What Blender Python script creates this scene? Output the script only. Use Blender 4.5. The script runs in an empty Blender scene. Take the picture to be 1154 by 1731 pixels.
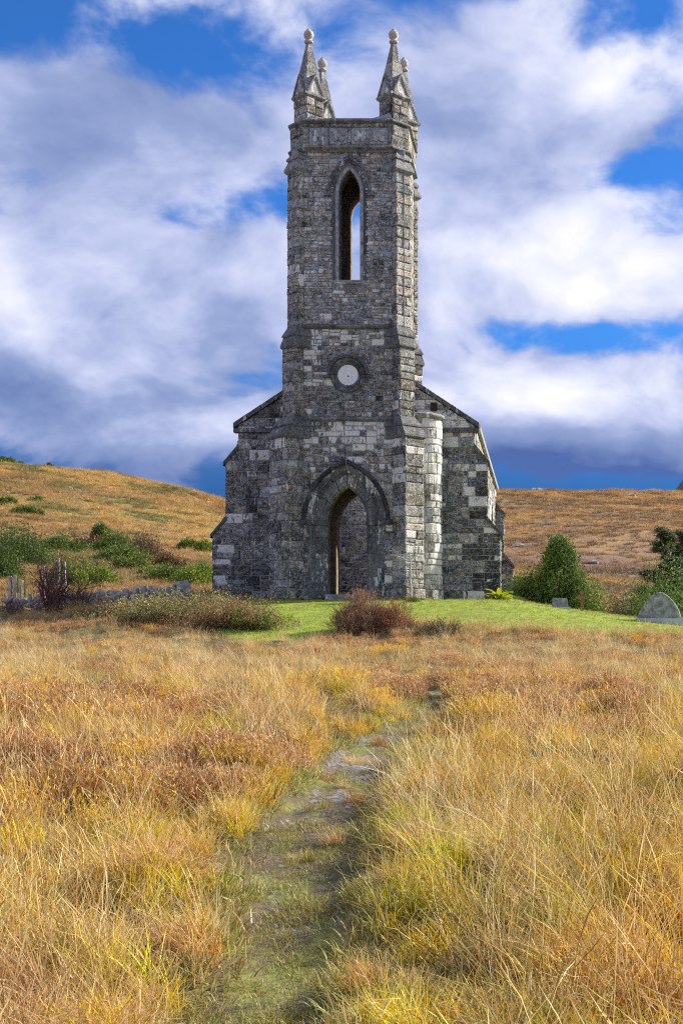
import bpy, math, random
import numpy as np
from mathutils import Vector, noise as mnoise

R = math.radians
scene = bpy.context.scene
COL = scene.collection
rnd = random.Random(7)

# ------------------------------------------------------------------ camera
# origin = foot of the tower front, +Y = into the picture, metres
CAMX, CAMY, CAMZ = 6.64, -44.0, -1.54
cam = bpy.data.cameras.new('camera')
cam.sensor_fit = 'VERTICAL'
cam.sensor_height = 36.0
cam.sensor_width = 24.0
cam.lens = 2200.0 / 1731.0 * 36.0
cam.shift_x = -(920 - 577) / 1731.0
cam.shift_y = (1090 - 865.5) / 1731.0
cam.clip_start = 0.1
cam.clip_end = 6000
camo = bpy.data.objects.new('camera', cam)
COL.objects.link(camo)
camo.location = (CAMX, CAMY, CAMZ)
camo.rotation_euler = (R(90), 0, 0)
scene.camera = camo

# ------------------------------------------------------------------ node helper
class G:
    def __init__(s, nt):
        s.nt = nt
        nt.nodes.clear()
    def n(s, t, ins=None, **at):
        nd = s.nt.nodes.new(t)
        for k, v in at.items():
            setattr(nd, k, v)
        for k, v in (ins or {}).items():
            s.put(nd.inputs[k], v)
        return nd
    def put(s, sock, v):
        if isinstance(v, bpy.types.NodeSocket):
            s.nt.links.new(v, sock)
        else:
            sock.default_value = v
    def m(s, op, a, b=None, c=None, clamp=False):
        nd = s.nt.nodes.new('ShaderNodeMath')
        nd.operation = op
        nd.use_clamp = clamp
        for i, v in enumerate((a, b, c)):
            if v is not None:
                s.put(nd.inputs[i], v)
        return nd.outputs[0]
    def vm(s, op, a, b=None, out=0):
        nd = s.nt.nodes.new('ShaderNodeVectorMath')
        nd.operation = op
        s.put(nd.inputs[0], a)
        if b is not None:
            s.put(nd.inputs[3 if op == 'SCALE' else 1], b)
        return nd.outputs[out]
    def mix(s, f, a, b, blend='MIX'):
        nd = s.nt.nodes.new('ShaderNodeMix')
        nd.data_type = 'RGBA'
        nd.blend_type = blend
        s.put(nd.inputs[0], f)
        s.put(nd.inputs[6], a if isinstance(a, bpy.types.NodeSocket) else (*a, 1))
        s.put(nd.inputs[7], b if isinstance(b, bpy.types.NodeSocket) else (*b, 1))
        return nd.outputs[2]
    def ramp(s, f, stops, interp='LINEAR'):
        nd = s.nt.nodes.new('ShaderNodeValToRGB')
        nd.color_ramp.interpolation = interp
        e = nd.color_ramp.elements
        while len(e) < len(stops):
            e.new(0.5)
        for i, (p, c) in enumerate(stops):
            e[i].position = p
            e[i].color = (*c, 1) if len(c) == 3 else c
        s.put(nd.inputs[0], f)
        return nd.outputs[0]
    def mr(s, v, a, b, c=0.0, d=1.0, smooth=True):
        nd = s.nt.nodes.new('ShaderNodeMapRange')
        nd.interpolation_type = 'SMOOTHSTEP' if smooth else 'LINEAR'
        for i, x in enumerate((v, a, b, c, d)):
            s.put(nd.inputs[i], x)
        return nd.outputs[0]
    def noise(s, vec, scale, detail=4.0, rough=0.55, dist=0.0, out='Fac', lac=2.0):
        nd = s.n('ShaderNodeTexNoise', {'Scale': scale, 'Detail': detail, 'Roughness': rough, 'Distortion': dist, 'Lacunarity': lac})
        s.put(nd.inputs['Vector'], vec)
        return nd.outputs[out]
    def pos(s):
        return s.n('ShaderNodeNewGeometry').outputs['Position']
    def scl(s, v, x, y, z):
        return s.vm('MULTIPLY', v, (x, y, z))
    def attr(s, name, kind='GEOMETRY', out='Color'):
        return s.n('ShaderNodeAttribute', attribute_name=name, attribute_type=kind).outputs[out]

# ------------------------------------------------------------------ sky, sun, exposure
SUN_TO = Vector((0.90, 0.44, 0.0)).normalized()
SUN_EL = R(31)
sun_vec = Vector((SUN_TO.x * math.cos(SUN_EL), SUN_TO.y * math.cos(SUN_EL), math.sin(SUN_EL)))

world = bpy.data.worlds.new('World')
scene.world = world
world.use_nodes = True
g = G(world.node_tree)
d = g.n('ShaderNodeTexCoord').outputs['Generated']
sky = g.n('ShaderNodeTexSky', sky_type='NISHITA', sun_disc=False, sun_elevation=SUN_EL,
          sun_rotation=math.atan2(SUN_TO.x, SUN_TO.y), air_density=1.0, dust_density=0.3, ozone_density=2.5)
sx = g.n('ShaderNodeSeparateXYZ', {0: d})
zc = g.m('ADD', g.m('MAXIMUM', sx.outputs[2], 0.0), 0.46)
def cloudspace(ox=0.0, oy=0.0, oz=0.0):
    v = g.n('ShaderNodeCombineXYZ', {0: g.m('ADD', g.m('DIVIDE', sx.outputs[0], zc), ox),
                                     1: g.m('ADD', g.m('DIVIDE', sx.outputs[1], zc), oy), 2: oz})
    return v.outputs[0]
def pxdir(px, py):
    return Vector(((px - 920) / 2200.0, 1.0, (1090 - py) / 2200.0)).normalized()
def blob(px, py, rx, ry, amp):
    """soft cloud gap / cloud bank at one compass direction"""
    c = pxdir(px, py)
    v = g.vm('SUBTRACT', d, tuple(c))
    v = g.scl(v, 2200.0 / rx, 2200.0 / rx * 0.5, 2200.0 / ry)
    l = g.vm('LENGTH', v, out=1)
    return g.m('MULTIPLY', g.mr(l, 1.0, 0.0), amp)
cv = cloudspace(7.2, 2.3, 0.7)
warp = g.vm('SCALE', g.vm('SUBTRACT', g.noise(cv, 4.0, 2, 0.5, out='Color'), (0.5, 0.5, 0.5)), 0.12)
cv2 = g.vm('ADD', cv, warp)
nz = g.noise(cv2, 5.6, 8, 0.54, 0.0)
nzs = g.noise(g.vm('ADD', cv2, (0.05, -0.085, 0.0)), 5.6, 5, 0.52, 0.0)
big = g.noise(cv2, 1.9, 2, 0.5, 0.0)
fine = g.noise(cv2, 17.0, 4, 0.60, 0.0)
cov = g.m('ADD', g.m('MULTIPLY', nz, 1.25), g.m('SUBTRACT', g.m('MULTIPLY', big, 0.20), 0.125))
cov = g.m('ADD', cov, g.m('MULTIPLY', g.m('SUBTRACT', fine, 0.5), 0.16))
for b in ((300, 50, 460, 150, -0.23), (430, 335, 240, 75, -0.24), (340, 850, 420, 70, -0.16), (990, 850, 560, 90, -0.08), (1000, 770, 420, 60, 0.10),
          (980, 560, 420, 55, -0.20), (1130, 360, 130, 90, -0.06), (985, 70, 150, 60, -0.11), (1090, 160, 130, 70, -0.10), (270, 375, 150, 45, -0.15), (1060, 285, 240, 45, -0.16),
          (880, 450, 420, 170, 0.22), (230, 520, 420, 260, 0.24), (700, 130, 360, 200, 0.24), (940, 660, 330, 80, 0.26), (120, 200, 300, 110, 0.20), (900, 240, 420, 150, 0.16)):
    cov = g.m('ADD', cov, blob(*b))
mask = g.mr(cov, 0.43, 0.63)
light = g.m('ADD', 0.46, g.m('MULTIPLY', g.m('SUBTRACT', nz, nzs), 1.7))
light = g.m('ADD', light, g.m('MULTIPLY', g.m('SUBTRACT', big, 0.5), -0.35))
light = g.m('ADD', light, g.m('MULTIPLY', g.m('SUBTRACT', fine, 0.5), 0.14))
for b in ((890, 430, 380, 200, 0.22), (280, 430, 380, 150, 0.20), (960, 640, 330, 100, 0.36), (200, 670, 520, 140, -0.28), (200, 210, 460, 140, -0.36), (720, 200, 360, 220, -0.16),
          (1080, 60, 260, 150, 0.12), (980, 810, 640, 120, -1.0), (330, 830, 460, 90, -0.75)):
    light = g.m('ADD', light, blob(*b))
light = g.mr(light, -0.45, 1.0, 0.0, 1.0, False)
ccol = g.ramp(light, [(0.0, (0.75, 1.35, 3.7)), (0.22, (1.7, 2.4, 4.7)), (0.46, (2.8, 3.5, 5.9)), (0.66, (4.9, 5.4, 7.7)), (0.834, (6.9, 7.2, 8.7)), (1.0, (8.6, 8.6, 9.2))])
blue = g.mix(1.0, sky.outputs[0], (0.27, 0.74, 1.40), 'MULTIPLY')
low = g.mr(sx.outputs[2], 0.06, 0.26)
blue = g.mix(g.m('SUBTRACT', 1.0, low), blue, g.mix(1.0, blue, (0.24, 0.21, 0.31), 'MULTIPLY'))
skyc = g.mix(mask, blue, ccol)
bg = g.n('ShaderNodeBackground', {'Color': skyc, 'Strength': 0.068})
g.n('ShaderNodeOutputWorld', {'Surface': bg.outputs[0]})
world.cycles.sampling_method = 'MANUAL'
world.cycles.sample_map_resolution = 256

sun = bpy.data.lights.new('sun', 'SUN')
sun.energy = 5.0
sun.angle = R(0.55)
sun.color = (1.0, 0.93, 0.80)
suno = bpy.data.objects.new('sun', sun)
COL.objects.link(suno)
suno.rotation_euler = (-sun_vec).to_track_quat('-Z', 'Y').to_euler()

vs = scene.view_settings
vs.view_transform = 'Standard'
vs.look = 'None'
vs.exposure = 0.78
vs.gamma = 1.0
vs.use_curve_mapping = False
scene.render.engine = 'CYCLES'
scene.cycles.use_denoising = False
scene.cycles.filter_width = 1.15
scene.cycles.sample_clamp_indirect = 4.0
scene.cycles.max_bounces = 4
scene.cycles.diffuse_bounces = 3
scene.cycles.glossy_bounces = 2
scene.cycles.adaptive_threshold = 0.028
scene.cycles.transparent_max_bounces = 4

# ------------------------------------------------------------------ materials
def newmat(name):
    m = bpy.data.materials.new(name)
    m.use_nodes = True
    return m, G(m.node_tree)
def finish(gr, col, rough=0.85, bump=None, bstr=0.5, bdist=0.02, spec=0.3, trans=None, normal=None):
    p = gr.n('ShaderNodeBsdfPrincipled', {'Base Color': col, 'Roughness': rough, 'Specular IOR Level': spec})
    if bump is not None:
        b = gr.n('ShaderNodeBump', {'Strength': bstr, 'Distance': bdist, 'Height': bump})
        gr.put(p.inputs['Normal'], b.outputs[0])
    sh = p.outputs[0]
    if trans is not None:
        t = gr.n('ShaderNodeBsdfTranslucent', {'Color': col})
        sh = gr.n('ShaderNodeMixShader', {0: trans, 1: sh, 2: t.outputs[0]}).outputs[0]
    gr.n('ShaderNodeOutputMaterial', {'Surface': sh})

def stone_mat(name, attr=True, tint=(1, 1, 1), base=0.5, MOT=1.35):
    m, q = newmat(name)
    p = q.pos()
    if attr:
        a = q.n('ShaderNodeSeparateColor', {0: q.attr('stone')})
        tone, white, hue = a.outputs[0], a.outputs[1], a.outputs[2]
    else:
        tone, white, hue = base, 0.0, 0.5
    n1 = q.noise(p, 6.5, 6, 0.70)
    n2 = q.noise(p, 26.0, 4, 0.7)
    t = q.m('ADD', q.m('ADD', tone, 0.07), q.m('MULTIPLY', q.m('SUBTRACT', n1, 0.5), MOT))
    t = q.m('ADD', t, q.m('MULTIPLY', q.m('SUBTRACT', n2, 0.5), MOT * 0.9))
    bl = q.noise(q.scl(p, 1.0, 1.0, 0.75), 1.5, 6, 0.68)
    t = q.m('SUBTRACT', t, q.mr(bl, 0.48, 0.68, 0.0, MOT * 0.20))
    col = q.ramp(t, [(0.0, (0.030, 0.030, 0.032)), (0.20, (0.085, 0.085, 0.088)), (0.40, (0.215, 0.215, 0.214)), (0.58, (0.43, 0.427, 0.418)), (0.78, (0.64, 0.635, 0.62)), (1.0, (0.78, 0.77, 0.75))])
    warm = q.mix(1.0, col, (1.22, 1.02, 0.76), 'MULTIPLY')
    col = q.mix(q.mr(hue, 0.6, 1.0, 0.0, 0.55), col, warm)
    cool = q.mix(1.0, col, (0.88, 0.97, 1.12), 'MULTIPLY')
    col = q.mix(q.mr(hue, 0.45, 0.0, 0.0, 0.7), col, cool)
    # soot and water streaks running down the face
    st = q.noise(q.scl(p, 3.6, 3.6, 0.33), 1.0, 5, 0.6)
    col = q.mix(q.mr(st, 0.56, 0.74, 0.0, 0.55), col, (0.05, 0.051, 0.054))
    # green-grey algae patches
    al = q.noise(q.scl(p, 1.0, 1.0, 0.7), 0.9, 4, 0.6)
    col = q.mix(q.mr(al, 0.60, 0.74, 0.0, 0.45), col, (0.085, 0.085, 0.045))
    # lime bloom / old whitewash
    wl = q.noise(q.scl(p, 1.0, 1.0, 0.45), 7.0, 6, 0.72)
    wl2 = q.noise(q.scl(p, 1.0, 1.0, 0.22), 3.2, 4, 0.6)
    wv = q.m('ADD', q.m('MULTIPLY', wl, 1.1), q.m('MULTIPLY', wl2, 0.8))
    wm = q.mr(q.m('ADD', q.m('SUBTRACT', wv, 0.45), q.m('MULTIPLY', white, 0.60)), 0.68, 0.78)
    col = q.mix(q.m('MULTIPLY', wm, 0.92), col, (0.86, 0.855, 0.84))
    dr = q.noise(q.scl(p, 4.5, 4.5, 0.35), 1.0, 5, 0.65)
    col = q.mix(q.m('MULTIPLY', q.mr(dr, 0.63, 0.70), q.mr(wl, 0.40, 0.60, 0.0, 0.75)), col, (0.80, 0.795, 0.77))
    sp = q.noise(q.scl(p, 1.0, 1.0, 0.6), 13.0, 4, 0.7)
    col = q.mix(q.mr(sp, 0.60, 0.68, 0.0, min(0.8, 0.5 * MOT)), col, (0.64, 0.635, 0.61))
    col = q.mix(1.0, col, tint, 'MULTIPLY')
    h = q.m('ADD', q.m('MULTIPLY', n1, 1.0), q.m('MULTIPLY', n2, 0.55))
    finish(q, col, 0.9, h, 0.9, 0.06, 0.25)
    return m
M = {}
M['stone'] = stone_mat('masonry_stone', tint=(1.03, 1.0, 0.94))
M['ashlar'] = stone_mat('dressed_stone', tint=(1.0, 1.0, 0.98), MOT=0.58)
def simple_rock(name, c0, c1, scale=6.0, bs=0.6, lichen=None, rough=0.92):
    m, q = newmat(name)
    p = q.pos()
    n = q.noise(p, scale, 7, 0.66)
    col = q.mix(q.mr(n, 0.32, 0.68), c0, c1)
    if lichen:
        col = q.mix(q.mr(q.noise(p, scale * 1.7, 5, 0.7), 0.55, 0.66, 0, 0.8), col, lichen)
    finish(q, col, rough, n, bs, 0.05, 0.2)
    return m
M['mortar'] = simple_rock('lime_mortar', (0.17, 0.168, 0.162), (0.44, 0.43, 0.41), 5.0)
M['plaster'] = simple_rock('bare_interior_masonry', (0.16, 0.13, 0.13), (0.62, 0.54, 0.52), 1.9, 0.9, (0.10, 0.095, 0.095))
M['dark_core'] = simple_rock('inner_rubble', (0.13, 0.10, 0.075), (0.30, 0.235, 0.165), 5.0)
M['lead'] = simple_rock('lead_flashing', (0.22, 0.25, 0.29), (0.36, 0.39, 0.44), 8.0, 0.2, None, 0.5)
M['clock'] = simple_rock('blank_clock_plaster', (0.78, 0.76, 0.71), (0.86, 0.84, 0.80), 7.0, 0.1)
M['hole'] = simple_rock('hole_shade', (0.03, 0.02, 0.015), (0.06, 0.045, 0.035), 20.0)  # near-black colour standing for the shade inside small holes
M['grave'] = simple_rock('grey_granite', (0.15, 0.155, 0.145), (0.44, 0.44, 0.41), 5.0, 0.8, (0.55, 0.55, 0.49))
M['gravebase'] = simple_rock('pale_plinth_stone', (0.42, 0.43, 0.43), (0.58, 0.59, 0.58), 8.0, 0.3)
M['boulder'] = simple_rock('pale_hill_rock', (0.12, 0.11, 0.10), (0.40, 0.37, 0.34), 1.2, 1.0, (0.16, 0.13, 0.09))
M['drystone'] = simple_rock('field_stone', (0.27, 0.25, 0.215), (0.58, 0.55, 0.50), 5.0, 0.8, (0.60, 0.58, 0.53))
M['wood'] = simple_rock('weathered_wood', (0.20, 0.11, 0.055), (0.36, 0.21, 0.11), 12.0, 0.4)
M['post'] = simple_rock('pale_post_timber', (0.26, 0.24, 0.22), (0.52, 0.50, 0.46), 6.0, 0.5)
M['bark'] = simple_rock('bark', (0.07, 0.05, 0.042), (0.17, 0.13, 0.11), 14.0, 0.5)
M['palebark'] = simple_rock('pale_bark', (0.34, 0.32, 0.29), (0.56, 0.54, 0.50), 16.0, 0.4)
M['purplebark'] = simple_rock('purple_bark', (0.10, 0.055, 0.055), (0.22, 0.13, 0.12), 14.0, 0.4)

def leaf_mat(name, c0, c1, trans=0.3, rough=0.55, spec=0.3):
    m, q = newmat(name)
    v = q.attr('var', out='Fac')
    col = q.mix(v, c0, c1)
    oc = q.n('ShaderNodeObjectInfo').outputs['Color']
    col = q.mix(1.0, col, oc, 'MULTIPLY')
    finish(q, col, rough, spec=spec, trans=trans)
    return m
M['leaf'] = leaf_mat('evergreen_leaf', (0.030, 0.055, 0.016), (0.13, 0.19, 0.045), 0.22, 0.6, 0.2)
M['lime_leaf'] = leaf_mat('lime_leaf', (0.26, 0.34, 0.02), (0.50, 0.52, 0.03), 0.45)
M['brown_leaf'] = leaf_mat('heath_shoot', (0.075, 0.052, 0.038), (0.24, 0.165, 0.11), 0.2, 0.8, 0.1)
M['bramble_leaf'] = leaf_mat('bramble_leaf', (0.09, 0.085, 0.035), (0.27, 0.23, 0.11), 0.3, 0.6)
M['needle'] = leaf_mat('pine_needle', (0.05, 0.065, 0.03), (0.17, 0.19, 0.085), 0.2, 0.6)
M['petal'] = leaf_mat('violet_petal', (0.18, 0.10, 0.42), (0.36, 0.22, 0.66), 0.3)

m, q = newmat('grass_blade')
tint = q.attr('tint', 'INSTANCER')
sgrad = q.attr('grad', out='Fac')
bvar = q.attr('var', out='Fac')
c = q.mix(q.m('MULTIPLY', sgrad, 0.35), tint, q.mix(0.5, tint, (0.74, 0.54, 0.20)))
c = q.mix(q.mr(bvar, 0.0, 0.42, 0.85, 0.0), c, q.mix(1.0, c, (0.60, 0.42, 0.30), 'MULTIPLY'))
c = q.mix(q.mr(bvar, 0.62, 0.95, 0.0, 0.85), c, q.mix(0.45, q.mix(1.0, c, (1.3, 1.3, 1.2), 'MULTIPLY'), (0.88, 0.76, 0.46)))
finish(q, c, 0.5, spec=0.3, trans=0.30)
M['grass'] = m

# ground: zones stored per vertex (r lawn, g path, b hillside)
m, q = newmat('moor_ground')
p = q.pos()
z = q.n('ShaderNodeSeparateColor', {0: q.attr('zone')})
n1 = q.noise(p, 0.55, 5, 0.6)
n2 = q.noise(p, 4.5, 6, 0.65)
n3 = q.noise(p, 26.0, 4, 0.65)
field = q.mix(q.mr(n2, 0.35, 0.65), (0.075, 0.05, 0.024), (0.20, 0.13, 0.05))
field = q.mix(q.mr(n1, 0.48, 0.62, 0, 0.6), field, (0.14, 0.13, 0.035))
lawn = q.mix(q.mr(n2, 0.3, 0.7), (0.17, 0.25, 0.02), (0.32, 0.39, 0.035))
lawn = q.mix(q.mr(q.noise(p, 1.1, 5, 0.6), 0.52, 0.66, 0, 0.55), lawn, (0.22, 0.21, 0.06))
# path: trodden turf, peat and wet grey silt
turf = q.mix(q.mr(n2, 0.35, 0.65), (0.12, 0.14, 0.03), (0.25, 0.24, 0.075))
peat = q.mix(q.mr(n3, 0.3, 0.7), (0.06, 0.046, 0.030), (0.17, 0.135, 0.09))
silt = q.mix(q.mr(n3, 0.35, 0.65), (0.12, 0.105, 0.085), (0.33, 0.305, 0.265))
pn = q.noise(q.scl(p, 1.0, 0.30, 1.0), 3.0, 7, 0.66)
path = q.mix(q.mr(pn, 0.40, 0.52), turf, peat)
wet = q.m('MULTIPLY', q.mr(q.m('ADD', pn, q.m('ADD', q.m('MULTIPLY', q.attr('zone', out='Alpha'), 0.13), q.m('MULTIPLY', q.m('SUBTRACT', n3, 0.5), 0.25))), 0.63, 0.68), 1.0)
path = q.mix(wet, path, silt)
hn = q.noise(q.scl(p, 1.0, 0.8, 2.2), 0.045, 8, 0.68)
hn2 = q.noise(q.scl(p, 1.0, 0.45, 1.0), 0.35, 7, 0.72)
hn3 = q.noise(p, 0.02, 4, 0.5)
hill = q.ramp(hn, [(0.28, (0.095, 0.058, 0.042)), (0.42, (0.22, 0.125, 0.042)), (0.54, (0.34, 0.195, 0.060)), (0.70, (0.44, 0.275, 0.105))])
hill = q.mix(q.mr(hn2, 0.48, 0.64, 0, 0.65), hill, (0.11, 0.065, 0.048))
hill = q.mix(q.mr(hn3, 0.50, 0.64, 0, 0.7), hill, (0.20, 0.18, 0.05))
hill = q.mix(q.mr(q.noise(p, 0.75, 6, 0.75), 0.66, 0.74, 0, 0.7), hill, (0.38, 0.36, 0.34))
px_ = q.n('ShaderNodeSeparateXYZ', {0: p}).outputs[0]
pu = q.noise(q.scl(p, 1.0, 0.6, 1.0), 0.018, 6, 0.65)
hill = q.mix(q.m('MULTIPLY', q.mr(px_, -60.0, -5.0), q.mr(pu, 0.42, 0.60, 0.15, 0.8)), hill, q.mix(hn2, (0.11, 0.07, 0.062), (0.27, 0.165, 0.12)))
col = q.mix(z.outputs[0], field, lawn)
col = q.mix(z.outputs[1], col, path)
col = q.mix(z.outputs[2], col, hill)
rough = q.m('SUBTRACT', 0.95, q.m('MULTIPLY', q.m('MULTIPLY', wet, z.outputs[1]), 0.62))
hb = q.m('ADD', q.m('MULTIPLY', n2, 0.6), q.m('ADD', q.m('MULTIPLY', n3, 0.35), q.m('MULTIPLY', hn2, q.m('MULTIPLY', z.outputs[2], 14.0))))
finish(q, col, rough, hb, 0.7, 0.08, 0.35)
M['ground'] = m
m, q = newmat('far_mountain')
p = q.pos()
n = q.noise(p, 0.02, 7, 0.65)
finish(q, q.mix(q.mr(n, 0.35, 0.65), (0.10, 0.085, 0.095), (0.17, 0.13, 0.12)), 1.0, n, 0.6, 6.0, 0.1)
M['mountain'] = m

# ------------------------------------------------------------------ object helpers
def smooth(e0, e1, x):
    t = np.clip((np.asarray(x, float) - e0) / (e1 - e0), 0, 1)
    return t * t * (3 - 2 * t)
def tag(o, label=None, cat=None, group=None, kind=None):
    if label: o['label'] = label
    if cat: o['category'] = cat
    if group: o['group'] = group
    if kind: o['kind'] = kind
    return o
def empty(name, loc=(0, 0, 0), rz=0.0, parent=None):
    o = bpy.data.objects.new(name, None)
    COL.objects.link(o)
    o.location = loc
    o.rotation_euler = (0, 0, rz)
    o.empty_display_size = 0.2
    if parent: o.parent = parent
    return o
class MB:
    def __init__(s):
        s.v, s.f, s.c = [], [], []
        s.col = (0.5, 0.0, 0.5)
    def add(s, vs, fs, col=None):
        o = len(s.v)
        s.v += [tuple(x) for x in vs]
        s.f += [tuple(i + o for i in f) for f in fs]
        s.c += [(*(col or s.col), 1.0)] * len(vs)
    def box(s, x0, x1, y0, y1, z0, z1, col=None, top=0.0):
        """box; top = bevel of the upper front edge towards -y"""
        vs = [(x0, y0, z0), (x1, y0, z0), (x1, y1, z0), (x0, y1, z0), (x0, y0 + top, z1), (x1, y0 + top, z1), (x1, y1, z1), (x0, y1, z1)]
        s.add(vs, BOXF, col)
    def loft(s, rings, col=None, cap=True):
        n = len(rings[0])
        vs = [p for r in rings for p in r]
        fs = []
        for k in range(len(rings) - 1):
            for i in range(n):
                j = (i + 1) % n
                fs.append((k * n + i, k * n + j, (k + 1) * n + j, (k + 1) * n + i))
        if cap:
            fs.append(tuple(reversed(range(n))))
            fs.append(tuple((len(rings) - 1) * n + i for i in range(n)))
        s.add(vs, fs, col)
    def tube(s, p0, p1, r0, r1, n=4, col=None):
        p0, p1 = Vector(p0), Vector(p1)
        d = (p1 - p0)
        if d.length < 1e-6: return
        d.normalize()
        a = d.orthogonal().normalized()
        b = d.cross(a)
        rings = [[tuple(p + (a * math.cos(2 * math.pi * i / n) + b * math.sin(2 * math.pi * i / n)) * r) for i in range(n)] for p, r in ((p0, r0), (p1, r1))]
        s.loft(rings, col)
    def lathe(s, c, prof, n=20, col=None):
        rings = [[(c[0] + r * math.cos(2 * math.pi * i / n), c[1] + r * math.sin(2 * math.pi * i / n), c[2] + z) for i in range(n)] for r, z in prof]
        s.loft(rings, col)
    def build(s, name, mat, parent=None, smoothed=False):
        me = bpy.data.meshes.new(name)
        me.from_pydata(s.v, [], s.f)
        a = me.attributes.new('stone', 'FLOAT_COLOR', 'POINT')
        a.data.foreach_set('color', np.array(s.c, np.float32).ravel())
        me.materials.append(mat)
        if smoothed:
            me.polygons.foreach_set('use_smooth', [True] * len(me.polygons))
        o = bpy.data.objects.new(name, me)
        COL.objects.link(o)
        if parent: o.parent = parent
        return o
BOXF = [(0, 3, 2, 1), (4, 5, 6, 7), (0, 1, 5, 4), (1, 2, 6, 5), (2, 3, 7, 6), (3, 0, 4, 7)]
def offset(poly, e):
    """offset a ccw convex-ish plan polygon outward by e (mitred)"""
    n = len(poly)
    out = []
    for i in range(n):
        a, b, c = Vector(poly[i - 1]), Vector(poly[i]), Vector(poly[(i + 1) % n])
        d1, d2 = (b - a).normalized(), (c - b).normalized()
        n1, n2 = Vector((d1.y, -d1.x)), Vector((d2.y, -d2.x))
        k = n1 + n2
        k = k / max(0.3, k.dot(n1))
        out.append((b.x + k.x * e, b.y + k.y * e))
    return out
def ring(poly, z):
    return [(x, y, z) for x, y in poly]

# ------------------------------------------------------------------ terrain
def vnoise(x, y, s, seed=0.0):
    return mnoise.noise(Vector((x * s + seed, y * s - seed * 0.7, seed * 1.3)))
PATH = [(-6, 5.7), (3, 5.6), (5.7, 5.45), (6.7, 5.33), (8, 5.11), (9.9, 4.93), (12.5, 4.82), (14.8, 4.72), (16.2, 4.92), (18, 5.15), (21, 4.9), (26, 3.2), (31, 0.6), (35, -1.2), (38, -1.4)]
PD = np.array([p[0] for p in PATH]); PX = np.array([p[1] for p in PATH])
def path_mask(x, D):
    c = np.interp(D, PD, PX)
    w = np.interp(D, [3, 6, 9, 13, 17, 22, 35], [0.27, 0.30, 0.46, 0.41, 0.29, 0.22, 0.22])
    w = w + 0.10 * vnoise(float(x), float(D), 0.9, 3.1)
    return float(1 - smooth(w * 0.75, w * 1.35, abs(x - c))) * float(1 - smooth(33, 36, D))
def lawn_mask(x, D):
    edge = np.interp(x, [-6, -3.2, -1.5, 0, 2.5, 4, 9, 14], [41, 38.0, 34.6, 35.4, 37.8, 37.4, 36.2, 36.5]) + 0.5 * vnoise(x, D, 0.5, 8.0)
    a = smooth(edge - 0.2, edge + 0.3, D) * (1 - smooth(60, 66, D))
    a *= smooth(-3.7, -2.7, x + 0.4 * vnoise(x, D, 0.7, 5.0)) if D < 46 else smooth(-9, -6, x)
    a *= 1 - smooth(15, 18, x)
    return float(a)
ZB = [(-14, -3.5), (0, -3.2), (5.5, -3.14), (12, -2.8), (20, -2.35), (30, -1.85), (34, -1.55), (36, -1.28), (39, -0.70), (42, -0.17), (44, -0.02), (50, 0.0), (65, 0.2), (80, 0.3)]
ZD = np.array([a for a, b in ZB]); ZZ = np.array([b for a, b in ZB])
HR = np.array([(50, -1.6), (60, -1.5), (75, -0.5), (100, 2.3), (150, 7.5), (200, 13.9), (270, 23.5), (350, 36), (430, 49), (500, 58.8), (540, 60.5), (620, 56), (800, 30)])
HL = np.array([(46, -0.8), (55, 0.2), (80, 3.0), (120, 8.6), (180, 18.6), (225, 27.6), (250, 32.0), (268, 33.2), (300, 30), (400, 12), (800, -10)])
def ground_z(x, y):
    D = y + 44.0
    z = float(np.interp(D, ZD, ZZ))
    dr = float(np.interp(x, [5, 6.2, 8.3, 9.9, 12, 18, 30], [0, 0.1, 0.42, 0.63, 0.95, 1.6, 2.2]))
    dl = float(np.interp(-x, [3.5, 6, 10, 16, 30], [0, 0.16, 0.5, 0.8, 1.2]))
    att = float(smooth(34, 44, D))
    z -= (dr + dl) * att
    if D > 46:
        # mound at the east end on the right, then the fall into the valley
        z += 0.9 * float(smooth(50, 62, D)) * float(np.exp(-((x - 5.4) / 1.0) ** 2))
        z -= 1.3 * float(smooth(47.5, 58, D)) * float(smooth(6.8, 9.5, x))
    if D > 45:
        a = (x - CAMX) / D
        wl = float(1 - smooth(-0.27, -0.06, a))
        hl = float(np.interp(D, HL[:, 0], HL[:, 1])) * float(np.interp(a, [-0.9, -0.42, -0.33, -0.245, -0.1], [1.12, 1.05, 0.95, 0.795, 0.60]))
        hr = float(np.interp(D, HR[:, 0], HR[:, 1])) * float(np.interp(a, [-0.2, -0.036, 0.106, 0.3], [1.0, 1.0, 0.95, 0.93])) * (1 + 0.012 * vnoise(a * 9, 0, 1, 2.0))
        h = hl * wl + hr * (1 - wl)
        t = float(smooth(62, 90, D)) if x > -6 else float(smooth(46, 62, D))
        z = z * (1 - t) + h * t
        am = float(smooth(60, 130, D))
        z += am * (1.6 * vnoise(x, y, 0.022, 1.0) + 0.9 * vnoise(x, y, 0.07, 4.0) + 0.35 * vnoise(x, y, 0.22, 6.0))
    if D < 46 or x < -5:
        pm = path_mask(x, D) if D < 38 else 0.0
        lm = lawn_mask(x, D)
        hm = (1 - lm) * (1 - pm) * float(1 - smooth(60, 80, D))
        z += hm * (0.17 * vnoise(x, y, 0.75, 2.2) + 0.12 * vnoise(x, y, 1.7, 7.7) + 0.06 * float(1 - smooth(20, 28, D)))
        z -= 0.07 * pm
        z += pm * (0.045 * vnoise(x, y, 3.1, 1.5) + 0.02 * vnoise(x, y, 7.0, 2.5))
    return z
rows = list(np.arange(-12, 3, 1.0)) + list(np.arange(3, 22, 0.16)) + list(np.arange(22, 48, 0.3))
t = 48.0
while t < 800:
    rows.append(t)
    t *= 1.018
cols = list(np.arange(-13, 17, 0.22))
t = 0.25
x = cols[-1]
xl = cols[0]
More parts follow.
